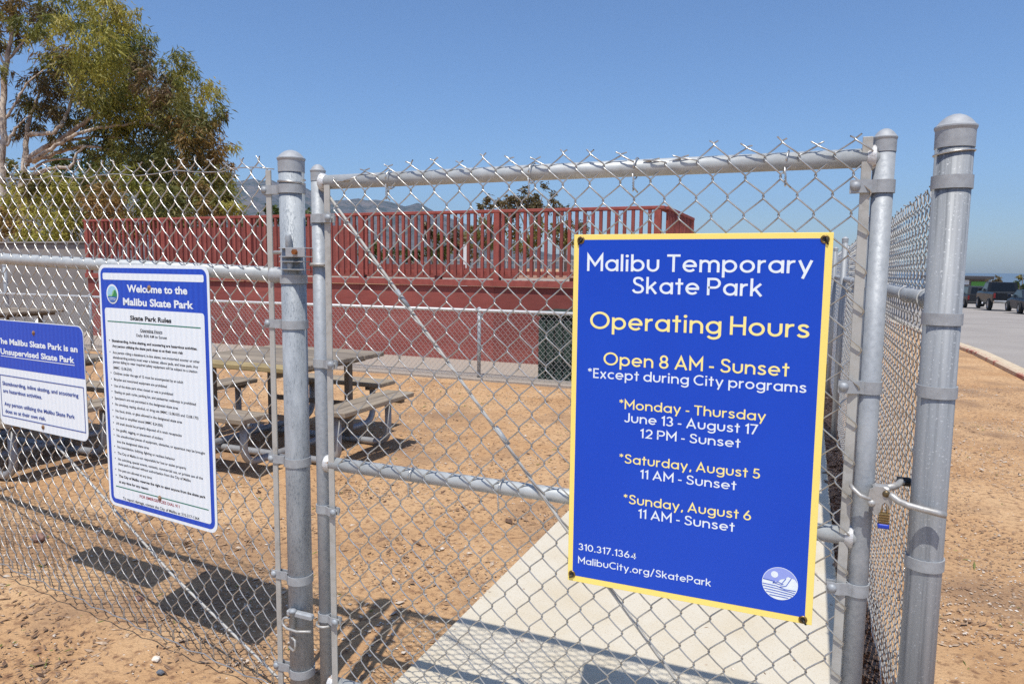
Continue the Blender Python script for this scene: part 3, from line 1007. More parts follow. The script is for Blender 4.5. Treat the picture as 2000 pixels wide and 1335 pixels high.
def font_text(b, txt, u0, u1, z0, cap, place, m, bold=0.0, align_w=True):
    cu = bpy.data.curves.new('text', 'FONT')
    cu.body = txt
    cu.size = 1.0
    cu.resolution_u = 3
    cu.offset = bold
    ob = bpy.data.objects.new('text', cu)
    sc.collection.objects.link(ob)
    dg = bpy.context.evaluated_depsgraph_get()
    me = bpy.data.meshes.new_from_object(ob.evaluated_get(dg))
    V = np.array([v.co[:] for v in me.vertices])
    F = [list(p.vertices) for p in me.polygons]
    bpy.data.objects.remove(ob)
    bpy.data.curves.remove(cu)
    bpy.data.meshes.remove(me)
    lo, hi = V[:, 0].min(), V[:, 0].max()
    sx = (u1 - u0) / (hi - lo)
    sz = cap / .727
    b.add([place(u0 + (v[0] - lo) * sx, z0 + v[1] * sz) for v in V], F, m)

def rrect(u0, u1, z0, z1, r, n=6):
    P = []
    for cx, cz, a in ((u1 - r, z0 + r, -90), (u1 - r, z1 - r, 0), (u0 + r, z1 - r, 90), (u0 + r, z0 + r, 180)):
        for i in range(n + 1):
            P.append((cx + r * math.cos(R(a + 90 * i / n)), cz + r * math.sin(R(a + 90 * i / n))))
    return P

# ------------------------------------------------------------------ the hours sign on the gate
SY = -.034
sg = thing('sign', 'large blue sign with a yellow border giving the operating hours, fixed to the gate', 'sign', (1.13, SY, .615))
b = MB()
b.box((.8285, SY, .613), (1.4375, SY + .004, 1.5365), 'sign_yellow', .0006)
b.flat([(.842, SY - .0004, .6295), (1.4215, SY - .0004, .6295), (1.4215, SY - .0004, 1.523), (.842, SY - .0004, 1.523)], 'sign_blue')
for t, c, x0, x1, z0, cap in (
        ('Malibu Temporary', 'w', .865, 1.398, 1.4440, .0425), ('Skate Park', 'w', .983, 1.292, 1.3895, .0415),
        ('Operating Hours', 'y', .876, 1.398, 1.2965, .0445), ('Open 8 AM - Sunset', 'y', .914, 1.359, 1.2045, .0335),
        ('*Except during City programs', 'w', .873, 1.398, 1.1690, .0255), ('*Monday - Thursday', 'y', .958, 1.313, 1.0945, .0245),
        ('June 13 - August 17', 'w', .972, 1.297, 1.0605, .0245), ('12 PM - Sunset', 'w', 1.014, 1.258, 1.0240, .0235),
        ('*Saturday, August 5', 'y', .962, 1.306, .9535, .0243), ('11 AM - Sunset', 'w', 1.017, 1.253, .9185, .0235),
        ('*Sunday, August 6', 'y', .976, 1.290, .8480, .0245), ('11 AM - Sunset', 'w', 1.015, 1.253, .8140, .0243),
        ('310.317.1364', 'w', .857, 1.013, .7030, .0185), ('MalibuCity.org/SkatePark', 'w', .857, 1.203, .6655, .0190)):
    stroke_text(b, t, x0, x1, z0, cap, SY - .0008, 'sign_white' if c == 'w' else 'text_yellow')
b.build('panel', sg)
b = MB()                                                 # round seaside emblem
ex, ez, er = 1.3625, .703, .0405
def ep(p, k): return [(ex + er * q[0], SY - .0008 - .0002 * k, ez + er * q[1]) for q in p]
b.flat(ep(arc(0, 0, 1, 1, 0, 360, 40)[:-1], 0), 'sign_white')
b.flat(ep(arc(0, 0, .97, .97, 12, 172, 30) + [(-.7, .16), (-.25, .10), (-.1, .12), (.05, .28), (.3, .36), (.42, .50), (.62, .44), (.8, .40)], 1), 'emblem_lilac')
b.flat(ep(arc(-.32, .52, .20, .20, 0, 360, 20)[:-1], 2), 'sign_white')
for ln in ([(-.95, .16), (-.3, .10), (-.38, .02), (.05, -.06), (.2, .0)], [(-.4, -.02), (-.1, .1), (.1, .02), (.32, .36)], [(.0, -.2), (.35, -.08), (.5, .2), (.62, .44)],
           [(-.97, -.12), (-.2, -.16), (.3, -.30), (.9, -.30)], [(-.93, -.26), (-.1, -.32), (.85, -.44)], [(-.86, -.42), (0, -.48), (.8, -.56)], [(-.75, -.58), (.1, -.64), (.7, -.68)], [(-.55, -.76), (.5, -.80)]):
    V, F = ribbon(ln, .018)
    b.add(ep(V, 3), F, 'reflective_blue')
b.build('emblem', sg)
for x, z in ((.847, 1.522), (1.420, 1.521), (.8405, .632), (1.4175, .6235)):
    b = MB()
    b.lathe((x, SY, z), [(.0048, -.0003), (.0055, -.0020), (.0075, -.0026), (.0095, -.0018), (.0100, 0)], 'brass', 20, 'y')
    b.lathe((x, SY - .0006, z), [(.0003, 0), (.0048, 0)], 'black_plastic', 14, 'y')
    q = b.build('grommet', sg)
    b = MB()
    s_ = -1 if z > 1 else 1
    d = -.010 if x < 1 else .010
    b.tube([(x, SY - .002, z), (x + .003, SY - .006, z - s_ * .004), (x + d * .6, SY - .002, z - s_ * .010 * (1 if z < 1 else -1)), (x + d * 1.2, SY + .014, z - s_ * .014 * (1 if z < 1 else -1))], .0021, 'black_plastic', 6)
    b.build('zip_tie', q)

# ------------------------------------------------------------------ the two signs on the left fence
def sp(out):
    o = O1 + N1 * .0298
    return lambda u, z: o + E1 * u + N1 * out + np.array([0, 0, z])
def sign_sheet(b, u0, u1, z0, z1, r, m):
    P = rrect(u0, u1, z0, z1, r)
    f0, f1 = sp(0.0), sp(-.0022)
    n = len(P)
    V = [f0(*q) for q in P] + [f1(*q) for q in P]
    b.add(V, [list(range(n)), list(range(n, 2 * n))[::-1]], m)
    b.add(V, [[i, n + i, n + (i + 1) % n, (i + 1) % n] for i in range(n)], 'bar_steel')
def patch(b, P, m, k):
    f = sp(.0004 * k)
    b.flat([f(*q) for q in P], m)
def screw(b, u, z):
    c = sp(.0)(u, z)
    b.lathe(tuple(c + N1 * .0008), [(.0004, -.0055), (.0038, -.005), (.0052, -.0025), (.0095, -.0012), (.0098, .0008)], 'rust', 14, 'y')

rs = thing('sign', 'tall white sign with a rounded blue frame listing the skate park rules', 'sign', tuple(fp(-.675, .517, .03)))
b = MB()
U0, U1, Z0, Z1 = -.988, -.361, .519, 1.447
sign_sheet(b, U0, U1, Z0, Z1, .034, 'sign_white')
patch(b, rrect(U0 + .012, U1 - .012, Z0 + .012, Z1 - .012, .028), 'reflective_blue', 1)
patch(b, rrect(U0 + .030, U1 - .030, Z0 + .030, 1.286, .012), 'sign_white', 2)
patch(b, rrect(U0 + .027, U1 - .027, 1.391, 1.416, .006), 'sign_white', 2)
f3 = sp(.0013)
for t, u0, u1, z0, cap, m, bold in (
        ('Welcome to the', -.814, -.474, 1.3485, .0265, 'sign_white', .034), ('Malibu Skate Park', -.841, -.445, 1.300, .0265, 'sign_white', .034),
        ('Skate Park Rules', -.803, -.566, 1.246, .0165, 'text_black', .034), ('Operating Hours', -.746, -.619, 1.206, .0105, 'text_black', .016),
        ('Daily: 8:00 AM to Sunset', -.770, -.594, 1.1865, .0105, 'text_gray', .012)):
    font_text(b, t, u0, u1, z0, cap, f3, m, bold)
patch(b, [(-.746, 1.2035), (-.619, 1.2035), (-.619, 1.2048), (-.746, 1.2048)], 'text_black', 3)
patch(b, [(-.943, 1.2335), (-.411, 1.2335), (-.411, 1.2375), (-.943, 1.2375)], 'line_green', 3)
patch(b, [(-.941, .597), (-.403, .597), (-.403, .601), (-.941, .601)], 'line_green', 3)
RULES = [
 ('Skateboarding, in-line skating, and scootering are hazardous activities.', -.922, -.433, 1.1585, 1), ('Any person utilizing the skate park does so at their own risk', -.921, -.509, 1.139, 1),
 ('Any person riding a skateboard, in-line skates, non-motorized scooter or other', -.920, -.422, 1.1145, 0), ('skateboarding activity must wear a helmet, elbow pads, and knee pads. Any', -.920, -.432, 1.096, 0),
 ('person failing to wear required safety equipment will be subject to a citation', -.921, -.437, 1.079, 0), ('(MMC 12.08.250)', -.921, -.808, 1.0565, 0),
 ('Children under the age of 12 must be accompanied by an adult', -.921, -.515, 1.0355, 0), ('Bicycles and motorized equipment are prohibited', -.920, -.606, 1.012, 0),
 ('Use of the skate park when closed or wet is prohibited', -.921, -.573, .9875, 0), ('Skating on park curbs, parking lot, and pedestrian walkways is prohibited', -.921, -.450, .964, 0),
 ('Spectators are not permitted in the designated skate area', -.921, -.5485, .940, 0), ('No smoking, vaping, alcohol, or drug use (MMC 12.08.035 and 12.08.170)', -.921, -.440, .9165, 0),
 ('No food, drink, or glass allowed in the designated skate area', -.920, -.529, .8915, 0), ('No loud or amplified sound (MMC 8.24.050)', -.920, -.638, .867, 0),
 ('All trash should be properly disposed of in trash receptacles', -.920, -.534, .843, 0), ('No graffiti, tagging, or placement of stickers', -.921, -.640, .8175, 0),
 ('No unauthorized pieces of equipment, obstacles, or apparatus may be brought', -.920, -.411, .7955, 0), ('into the designated skate area', -.920, -.725, .7725, 0),
 ('No intimidation, bullying, fighting or reckless behavior', -.919, -.576, .751, 0), ('The City of Malibu is not responsible for lost or stolen property', -.920, -.516, .727, 0),
 ('No soliciting, special events, contests, commercial use, or private use of the', -.919, -.428, .704, 0), ('skate park is allowed without authorization from the City of Malibu', -.919, -.494, .6855, 0),
 ('No pets are allowed at any time', -.920, -.716, .661, 0), ('The City of Malibu reserves the right to eject anyone from the skate park', -.919, -.417, .638, 1), ('at any time for any reason', -.919, -.739, .6155, 1)]
for k, (t, u0, u1, z0, bo) in enumerate(RULES):
    font_text(b, t, u0, u1, z0, .0098, f3, 'text_black' if bo else 'text_gray', .030 if bo else .014)
    if k not in (1, 3, 4, 5, 17, 21, 24):
        patch(b, [(-.937 + .0026 * math.cos(a), z0 + .005 + .0026 * math.sin(a)) for a in np.linspace(0, 6.28, 8, endpoint=False)], 'text_black', 3)
font_text(b, 'FOR EMERGENCIES DIAL 911', -.794, -.561, .578, .011, f3, 'text_red', .018)
font_text(b, 'To report damage, contact the City of Malibu at 310-317-1364', -.900, -.455, .553, .0105, f3, 'text_gray', .012)
b.build('panel', rs)
b = MB()
cu_, cz_ = -.9045, 1.338
def disc(r, k, m, a0=0, a1=360):
    f = sp(.0013 + .0003 * k)
    b.flat([f(cu_ + r * math.cos(R(a)), cz_ + r * math.sin(R(a))) for a in np.linspace(a0, a1, 36, endpoint=(a1 - a0 < 360))], m)
disc(.0365, 0, 'sign_white')
disc(.0305, 1, 'emblem_sky')
f = sp(.0013 + .0006)
def lp_(P, m, k=2):
    f = sp(.0013 + .0003 * k)
    b.flat([f(cu_ + .0305 * q[0], cz_ + .0305 * q[1]) for q in P], m)
lp_([(-.93, -.3), (-.5, -.05), (-.2, -.2), (.1, .35), (.35, .5), (.6, .62), (.93, .1), (.93, -.3)], 'emblem_leaf')
lp_([(-.1, -.3), (.25, .05), (.45, .45), (.7, .5), (.95, .0), (.94, -.3)], 'emblem_green', 3)
disc(.0305, 4, 'emblem_sea', 198, 342)
lp_([(-.8, -.52), (0, -.44), (.8, -.52), (.8, -.58), (0, -.50), (-.8, -.58)], 'sign_white', 5)
lp_([(-.65, -.70), (0, -.62), (.65, -.70), (.65, -.75), (0, -.67), (-.65, -.75)], 'sign_white', 5)
b.build('emblem', rs)
for u, z in ((-.683, 1.366), (-.673, .596)):
    b = MB()
    screw(b, u, z)
    b.build('bolt', rs)

us = thing('sign', 'small blue and white sign that says the skate park is unsupervised', 'sign', tuple(fp(-1.43, .747, .03)))
b = MB()
sign_sheet(b, -1.775, -1.109, .748, 1.207, .036, 'sign_white')
P = [q for q in rrect(-1.772, -1.112, .75, 1.204, .035) if q[1] > 1.0]
patch(b, [(-1.112, .9985)] + P + [(-1.772, .9985)], 'reflective_blue', 1)
for t, u0, u1, z0, cap, m, bold in (
        ('The Malibu Skate Park is an', -1.762, -1.151, 1.103, .0245, 'sign_white', .034), ('Unsupervised Skate Park', -1.736, -1.1765, 1.058, .0245, 'sign_white', .034),
        ('Skateboarding, inline skating, and scootering', -1.738, -1.163, .922, .0168, 'text_blue', .016), ('are hazardous activities.', -1.736, -1.429, .8895, .0168, 'text_blue', .016),
        ('Any person utilizing the Malibu Skate Park', -1.732, -1.196, .832, .0168, 'text_blue', .016), ('does so at their own risk.', -1.728, -1.410, .8, .0168, 'text_blue', .016)):
    font_text(b, t, u0, u1, z0, cap, f3, m, bold)
patch(b, [(-1.736, 1.0475), (-1.1765, 1.0475), (-1.1765, 1.0505), (-1.736, 1.0505)], 'sign_white', 3)
for u0, u1, z0, z1 in ((-1.756, -1.124, .963, .9665), (-1.756, -1.124, .783, .7865), (-1.756, -1.7525, .7865, .963), (-1.1275, -1.124, .7865, .963)):
    patch(b, [(u0, z0), (u1, z0), (u1, z1), (u0, z1)], 'text_blue', 3)
b.build('panel', us)
for u, z in ((-1.463, 1.162), (-1.433, .770)):
    b = MB()
    screw(b, u, z)
    b.build('bolt', us)

# ------------------------------------------------------------------ low fence before the red deck
wf = thing('chain_link_fence', 'low wire mesh fence standing in front of the red wooden deck', 'fence', (-5, 6.42, 0))
b = MB()
b.tube([(-15.5, 6.42, .895), (1.0, 6.42, .905)], .021, 'zinc_light', 14)
b.build('rail', wf)
b = MB()
chainlink(b, (0, 6.40, 0), (1, 0, 0), (0, -1, 0), -15.5, 1.0, .05, .915, 0, .05, sides=4, detail=2, m='wire_far', over=.012, bot=0, jit=.004, r=.0019, h=.078, w=.072)
b.build('wire_mesh', wf)
b = MB()
b.tube([(-15.5, 6.39, .09), (1.0, 6.39, .07)], .003, 'pipe_gray', 6)
b.build('tension_wire', wf)
for x in (-.1, -2.506, -5.0, -7.4, -9.71):
    b = MB()
    b.tube([(x, 6.43, -.05), (x, 6.43, .92)], .024, 'galvanised', 14)
    q = b.build('post', wf)
    b = MB()
    dome_cap(b, (x, 6.43), .026, .925, k=.8)
    b.build('post_cap', q)
b = MB()
b.tube([(-11.88, 6.44, -.05), (-11.88, 6.44, 1.6)], .034, 'galvanised', 18)
dome_cap(b, (-11.88, 6.44), .034, 1.6)
for z in (.3, .55, .8, 1.1, 1.4):
    band(b, (-11.88, 6.44), .034, z)
tag(b.build('fence_post', None, (-11.88, 6.44, 0)), 'thick tall steel post with bands rising above the low fence before the gray wall', 'fence post')

# ------------------------------------------------------------------ red wooden deck
dk = thing('wooden_deck', 'red painted wooden deck with a slatted railing along its edge', 'deck', (-6, 8, 0))
DX0, DX1, DY = -11.82, -.50, 7.97
b = MB()
x = DX0
seams = [-10.25, -7.82, -5.40, -2.99]
xs = [DX0] + seams + [DX1]
for p, q in zip(xs[:-1], xs[1:]):
    b.box((p + .002, DY, .03), (q - .002, DY + .02, 1.165), 'red_wood')
for p in seams:
    b.box((p - .002, DY + .008, .03), (p + .002, DY + .012, 1.165), 'red_dark')
b.box((DX1 - .02, DY + .022, .03), (DX1 - .001, DY + 2.4, 1.165), 'red_wood')
b.build('wall', dk)
b = MB()
b.box((DX0 - .02, DY - .045, 1.172), (DX1 + .02, DY - .003, 1.262), 'red_wood_bright', .004)
b.box((DX1 + .001, DY - .001, 1.172), (DX1 + .04, DY + 2.4, 1.262), 'red_wood_bright', .004)
b.build('fascia', dk)
b = MB()
b.box((DX0, DY + .004, 1.225), (DX1 - .003, DY + 2.4, 1.258), 'concrete_gray')
b.build('floor', dk)
def railing(p, q, z0, z1, posts, name='railing', slat=.045, step=.1145, deep=.055):
    """a run of slats between two rails, along x or y"""
    p, q = np.array(p, float), np.array(q, float)
    L = np.linalg.norm(q - p)
    d = (q - p) / L
    def bx(b, s0, s1, o0, o1, za, zb, m, bv=.003):
        c = np.array([p + d * s0, p + d * s1])
        nn = np.array([-d[1], d[0]])
        pts = np.concatenate([c + nn * o0, c + nn * o1])
        lo, hi = pts.min(0), pts.max(0)
        b.box((lo[0], lo[1], za), (hi[0], hi[1], zb), m, bv)
    b = MB()
    bx(b, -.03, L + .03, -.065, .075, z1 - .045, z1, 'red_wood_bright', .005)
    top = b.build(name, dk)
    b = MB()
    bx(b, .0, L, -.02, .02, z0, z0 + .055, 'red_wood_bright')
    b.build('bottom_rail', top)
    b = MB()
    n = int(L / step)
    for k in range(n):
        s0 = .02 + k * step
        if any(abs(s0 + slat / 2 - t) < .085 for t in posts):
            continue
        j = random.gauss(0, .003)
        bx(b, s0 + j, s0 + slat + j, -.058, -.022, z0 - .03 + random.gauss(0, .006), z1 - .047, 'red_wood' if k % 3 else 'red_wood_bright', .002)
    b.build('slats', top)
    for t in posts:
        b = MB()
        bx(b, t - .045, t + .045, -.0635, .03, z0 - .14, z1 - .048, 'red_wood_bright', .004)
        b.build('railing_post', top)
railing((DX0, DY + .03), (DX1, DY + .03), 1.345, 2.305, [.05, 2.10, 4.15, 6.47, 8.87, 11.26])
railing((DX1 - .0, DY + .12), (DX1 - .0, DY + 2.42), 1.345, 2.305, [2.25])
for x in (-9.6, -7.4, -6.1, -5.35, -3.95, -2.95, -1.75, -.9):
    b = MB()
    b.box((x - .05, DY - .02, 1.262), (x + .05, DY + .06, 1.315), 'red_dark', .002)
    b.build('rail_block', dk)
BK = []                                                 # higher boarded part behind the left half, low boarded part behind the middle
b = MB()
b.box((DX0, DY + 1.62, 1.26), (-6.6, DY + 1.66, 2.22), 'red_wood')
b.build('backboard', dk)
b = MB()
b.box((-6.59, DY + 1.62, 1.26), (-4.3, DY + 1.66, 1.50), 'red_wood')
b.build('backboard', dk)
b = MB()
b.box((-4.29, DY + 1.62, 1.26), (-3.3, DY + 1.66, 1.44), 'red_wood')
b.build('backboard', dk)

gw = MB()                                                # gray wall left of the deck
gw.box((-34, 8.35, -.1), (-11.86, 8.6, 1.86), 'block_gray', .01)
gw.box((-34, 8.30, 1.865), (-11.862, 8.64, 1.90), 'block_gray', .006)
tag(gw.build('concrete_wall', None, (-20, 8.4, 0)), 'plain gray concrete wall beside the far end of the red deck', 'wall')

# green slatted bin between the low fence and the deck
bn = thing('trash_bin', 'dark green slatted metal bin behind the low fence, against the red deck', 'trash bin', (-1.4, 7.0, 0))
b = MB()
b.box((-1.775, 6.72, .05), (-1.02, 7.36, .84), 'bin_dark')
b.build('body', bn)
b = MB()
for k in range(7):
    x = -1.79 + k * .115
    b.box((x, 6.695, .03), (x + .092, 6.715, .80), 'bin_green', .004)
for k in range(6):
    y = 6.73 + k * .11
    b.box((-1.80, y, .03), (-1.78, y + .09, .80), 'bin_green', .004)
    b.box((-1.015, y, .03), (-.995, y + .09, .80), 'bin_green', .004)
b.build('slats', bn)
b = MB()
b.box((-1.82, 6.67, .845), (-.975, 7.40, .90), 'bin_green', .012)
b.build('lid', bn)

# ------------------------------------------------------------------ picnic tables
def picnic_table(loc, label, rot=0.0):
    t = thing('picnic_table', label, 'picnic table', loc, 'picnic tables inside the fence')
    L = np.array(loc)
    def B(lo, hi, m, bv=.006):
        b_.box(L + np.array(lo), L + np.array(hi), m, bv)
    b_ = MB()
    w = 1.17 / 8
    for k in range(8):
        y0 = -.585 + k * w
        j = random.gauss(0, .0012)
        B((-.585, y0 + .003, .702 + j), (.585, y0 + w - .003, .74 + j), 'old_wood' if k else 'wood_edge')
    b_.build('tabletop', t)
    for x in (-.40, .40):
        b_ = MB()
        B((x - .02, -.55, .655), (x + .02, .55, .700), 'post_brown', .003)
        b_.build('tabletop_brace', t)
    for cx, cy, lx, ly in ((.0, -.81, .47, .13), (0, .81, .47, .13), (-.81, 0, .13, .47), (.81, 0, .13, .47)):
        b_ = MB()
        if lx > ly:
            for s in (-1, 1):
                B((cx - lx, cy + (-.13 if s < 0 else .004), .402), (cx + lx, cy + (-.004 if s < 0 else .13), .44), 'old_wood')
        else:
            for s in (-1, 1):
                B((cx + (-.13 if s < 0 else .004), cy - ly, .402), (cx + (-.004 if s < 0 else .13), cy + ly, .44), 'old_wood_turned')
        q = b_.build('bench', t)
        for s in (-.33, .33):
            b_ = MB()
            if lx > ly:
                B((cx + s - .025, cy - .11, .372), (cx + s + .025, cy + .11, .400), 'post_brown', .003)
            else:
                B((cx - .11, cy + s - .025, .372), (cx + .11, cy + s + .025, .400), 'post_brown', .003)
            b_.build('bench_brace', q)
    def pipe(fn, z):
        P = []
        r = .11
        h = .78
        for s in (-1, 1):
            seq = [(s * h, .372), (s * h, z + r)] + [(s * (h - r + r * math.cos(a)), z + r - r * math.sin(a)) for a in np.linspace(.15, 1.57, 8)]
            if s < 0:
                P += seq
            else:
                P += seq[::-1]
        b_.tube([L + np.array(fn(p, q)) for p, q in P], .0265, 'pipe_gray', 14)
    for s in (-.33, .33):
        b_ = MB()
        pipe(lambda p, q: (p, s, q), .035)
        b_.build('pipe_frame', t)
        b_ = MB()
        pipe(lambda p, q: (s, p, q), .085)
        b_.build('pipe_frame', t)
    for x in (-.40, .40):
        for y in (-.33, .33):
            b_ = MB()
            B((x - .026, y - .026, .05), (x + .026, y + .026, .655), 'post_brown', .004)
            b_.build('leg', t)
    for y in (-.33, .33):
        b_ = MB()
        B((-.372, y - .012, .30), (.372, y + .012, .34), 'post_brown', .003)
        b_.build('crossbar', t)
    return t
t1 = picnic_table((-2.47, 2.68, 0), 'weathered square wooden picnic table seen whole behind the hinge post')
t2 = copy_tree(t1)
t2.location = (-4.2, 1.5, 0)
t2['label'] = 'weathered picnic table mostly hidden behind the small unsupervised skate park sign'
t3 = copy_tree(t1)
t3.location = (-9.8, 5.05, 0)
t3['label'] = 'farthest picnic table, standing near the low fence before the gray wall'
rock((-10.2, 5.88, .49), (.09, .07, .06), 'white_paint', 'paper_bag', 'small crumpled white bag on a bench of the farthest picnic table')
bpy.data.objects['paper_bag']['category'] = 'bag'

# ------------------------------------------------------------------ trees
def leaves(b, c, rad, n, L, W, m, droop=.55, seed=0, hollow=.25):
    g = np.random.default_rng(seed)
    d = g.normal(0, 1, (n, 3))
    d /= np.linalg.norm(d, axis=1)[:, None]
    rr = (hollow + (1 - hollow) * g.uniform(0, 1, n) ** .6)
    # lumpy outline: sprays of leaves gathered round a few twig ends
    k = max(5, n // 70)
    tw = g.normal(0, 1, (k, 3))
    tw /= np.linalg.norm(tw, axis=1)[:, None]
    tw *= (.45 + .6 * g.uniform(0, 1, (k, 1)) ** .7)
    own = g.integers(0, k, n)
    P = tw[own] + g.normal(0, .16, (n, 3)) * np.array([1, 1, 1.0]) - np.array([0, 0, 1.]) * np.abs(g.normal(0, .16, (n, 1)))
    P = np.array(c) + P * np.array(rad)
    D = g.normal(0, 1, (n, 3)) + (P - np.array(c)) / np.array(rad) * .5
    D[:, 2] = D[:, 2] * .6 - droop * 1.6
    D /= np.linalg.norm(D, axis=1)[:, None]
    S = np.cross(D, g.normal(0, 1, (n, 3)))
    S /= np.linalg.norm(S, axis=1)[:, None] + 1e-9
    l = L * np.exp(g.normal(0, .28, (n, 1)))
    w = W * np.exp(g.normal(0, .25, (n, 1)))
    bend = np.cross(S, D) * l * g.normal(0, .12, (n, 1))
    V = np.stack([P, P + D * l * .45 + S * w + bend, P + D * l, P + D * l * .45 - S * w + bend], 1).reshape(-1, 3)
    F = np.arange(n * 4).reshape(-1, 4)
    b.quads(V, F, m)
def limb(b, pts, r0, r1, m='bark', sides=9, wob=.0):
    P = np.array(pts, float)
    n = len(P)
    q = []
    for i in range(n - 1):
        p0, p1, p2, p3 = P[max(i - 1, 0)], P[i], P[i + 1], P[min(i + 2, n - 1)]
        for t in np.linspace(0, 1, 5, endpoint=False):
            q.append(.5 * (2 * p1 + (p2 - p0) * t + (2 * p0 - 5 * p1 + 4 * p2 - p3) * t * t + (-p0 + 3 * p1 - 3 * p2 + p3) * t ** 3))
    q.append(P[-1])
    q = np.array(q)
    q[1:-1] += rng.normal(0, .02 + wob, (len(q) - 2, 3)) * np.linspace(1, .4, len(q) - 2)[:, None]
    b.tube(q, np.linspace(r0 * .82, r1 * .8, len(q)), m, sides)

PXM = 1 / 1385.4
def crown(b, clumps, depth, n_per, L, W, seed, default, droop=.55, zsc=1.0):
    for k, c in enumerate(clumps):
        px, py, rp = c[:3]
        m = c[3] if len(c) > 3 and c[3] else default
        dd = c[4] if len(c) > 4 else rng.normal(0, 1.0)
        D = depth + dd
        r = rp * PXM * D
        if m == 'leaf_euc' and rng.uniform() < .45:  # random gold and rust clumps: leaf variety, and lit variation put into colour
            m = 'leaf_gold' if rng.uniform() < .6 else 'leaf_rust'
        n = int(n_per * (rp / 50) ** 2 * (c[5] if len(c) > 5 else 1))
        leaves(b, at(px, py, D), (r, r * 1.0, r * zsc), n, L, W, m, droop, seed * 100 + k)

D1 = 22.0
et = thing('eucalyptus_tree', 'big eucalyptus with pale bent limbs and a wide olive crown', 'tree', tuple(at(50, 520, D1) * np.array([1, 1, 0])))
b = MB()
g0 = at(60, 560, D1)
g0[2] = -.2
limb(b, [g0, at(45, 440, D1), at(42, 380, D1), at(48, 320, D1), at(52, 262, D1), at(60, 225, D1), at(74, 190, D1), at(80, 160, D1)], .165, .025)
limb(b, [at(52, 262, D1), at(80, 262, D1 - .3), at(110, 255, D1 - .5), at(130, 225, D1), at(145, 180, D1), at(160, 130, D1 + .3), at(190, 70, D1), at(205, 20, D1)], .085, .03)
limb(b, [at(48, 320, D1), at(62, 305, D1), at(95, 285, D1), at(150, 252, D1), at(176, 230, D1), at(200, 226, D1), at(240, 232, D1)], .125, .045)
limb(b, [at(64, 312, D1 - .4), at(110, 285, D1 - .4), at(160, 258, D1 - .6), at(215, 247, D1 - .6), at(260, 240, D1 - .5), at(320, 205, D1)], .08, .03)
limb(b, [at(64, 318, D1 + .4), at(120, 295, D1 + .5), at(180, 285, D1 + .5), at(240, 300, D1 + .6), at(290, 310, D1 + .5)], .085, .02)
limb(b, [at(100, 283, D1 + .6), at(170, 268, D1 + .6), at(240, 270, D1 + .6), at(290, 285, D1 + .6)], .06, .018)
limb(b, [at(150, 200, D1), at(190, 212, D1), at(235, 212, D1), at(280, 205, D1), at(330, 170, D1), at(350, 150, D1)], .06, .02)
limb(b, [at(50, 345, D1 - .8), at(80, 335, D1 - .8), at(110, 328, D1 - 1), at(140, 325, D1 - 1), at(150, 300, D1 - 1), at(168, 285, D1 - 1)], .085, .03)
limb(b, [at(60, 330, D1 + 1), at(105, 312, D1 + 1), at(160, 312, D1 + 1)], .06, .03)
limb(b, [at(145, 180, D1), at(120, 150, D1 + .4), at(90, 120, D1 + .4)], .05, .015)
limb(b, [at(280, 240, D1), at(330, 260, D1), at(380, 300, D1)], .06, .02)
limb(b, [at(310, 210, D1), at(350, 215, D1), at(400, 250, D1)], .05, .015)
b.build('trunk', et)
b = MB()
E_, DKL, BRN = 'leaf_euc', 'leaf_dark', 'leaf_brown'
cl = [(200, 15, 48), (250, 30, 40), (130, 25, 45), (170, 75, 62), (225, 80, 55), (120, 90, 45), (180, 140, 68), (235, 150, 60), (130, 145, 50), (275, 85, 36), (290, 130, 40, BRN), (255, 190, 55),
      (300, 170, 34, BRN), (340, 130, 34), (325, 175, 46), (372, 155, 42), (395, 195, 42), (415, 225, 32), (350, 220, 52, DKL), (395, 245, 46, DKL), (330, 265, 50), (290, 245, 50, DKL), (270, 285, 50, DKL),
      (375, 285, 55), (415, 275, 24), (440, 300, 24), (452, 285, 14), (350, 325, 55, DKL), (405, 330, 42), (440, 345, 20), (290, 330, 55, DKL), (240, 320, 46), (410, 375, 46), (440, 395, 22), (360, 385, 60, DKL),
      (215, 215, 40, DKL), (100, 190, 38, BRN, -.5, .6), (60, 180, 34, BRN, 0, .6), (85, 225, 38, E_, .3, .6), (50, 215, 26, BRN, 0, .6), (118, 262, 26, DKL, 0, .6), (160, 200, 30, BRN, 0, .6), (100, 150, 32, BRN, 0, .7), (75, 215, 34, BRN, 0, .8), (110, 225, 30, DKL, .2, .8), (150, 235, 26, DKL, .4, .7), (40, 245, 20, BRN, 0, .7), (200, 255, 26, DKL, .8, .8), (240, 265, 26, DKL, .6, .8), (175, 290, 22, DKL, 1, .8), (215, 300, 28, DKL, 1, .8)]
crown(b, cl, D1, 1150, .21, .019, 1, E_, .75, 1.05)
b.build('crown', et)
e2 = thing('eucalyptus_tree', 'slender eucalyptus with a straight pale trunk and a thin crown', 'tree', tuple(at(5, 520, 20.5) * np.array([1, 1, 0])))
b = MB()
g0 = at(0, 560, 20.5)
g0[2] = -.2
limb(b, [g0, at(2, 400, 20.5), at(3, 315, 20.5), at(7, 240, 20.5), at(8, 160, 20.5), at(14, 110, 20.5), at(24, 60, 20.5), at(20, 10, 20.5), at(24, -60, 20.5)], .16, .03)
limb(b, [at(8, 235, 20.5), at(30, 200, 20.5), at(52, 165, 20.5), at(80, 140, 20.5), at(100, 125, 20.5)], .05, .012)
limb(b, [at(12, 285, 20.5), at(28, 255, 20.5), at(40, 240, 20.5), at(60, 225, 20.5)], .05, .012)
limb(b, [at(14, 120, 20.5), at(38, 90, 20.5), at(50, 70, 20.5), at(60, 30, 20.5)], .05, .012)
limb(b, [at(10, 130, 20.5), at(-8, 90, 20.5), at(-25, 40, 20.5)], .05, .012)
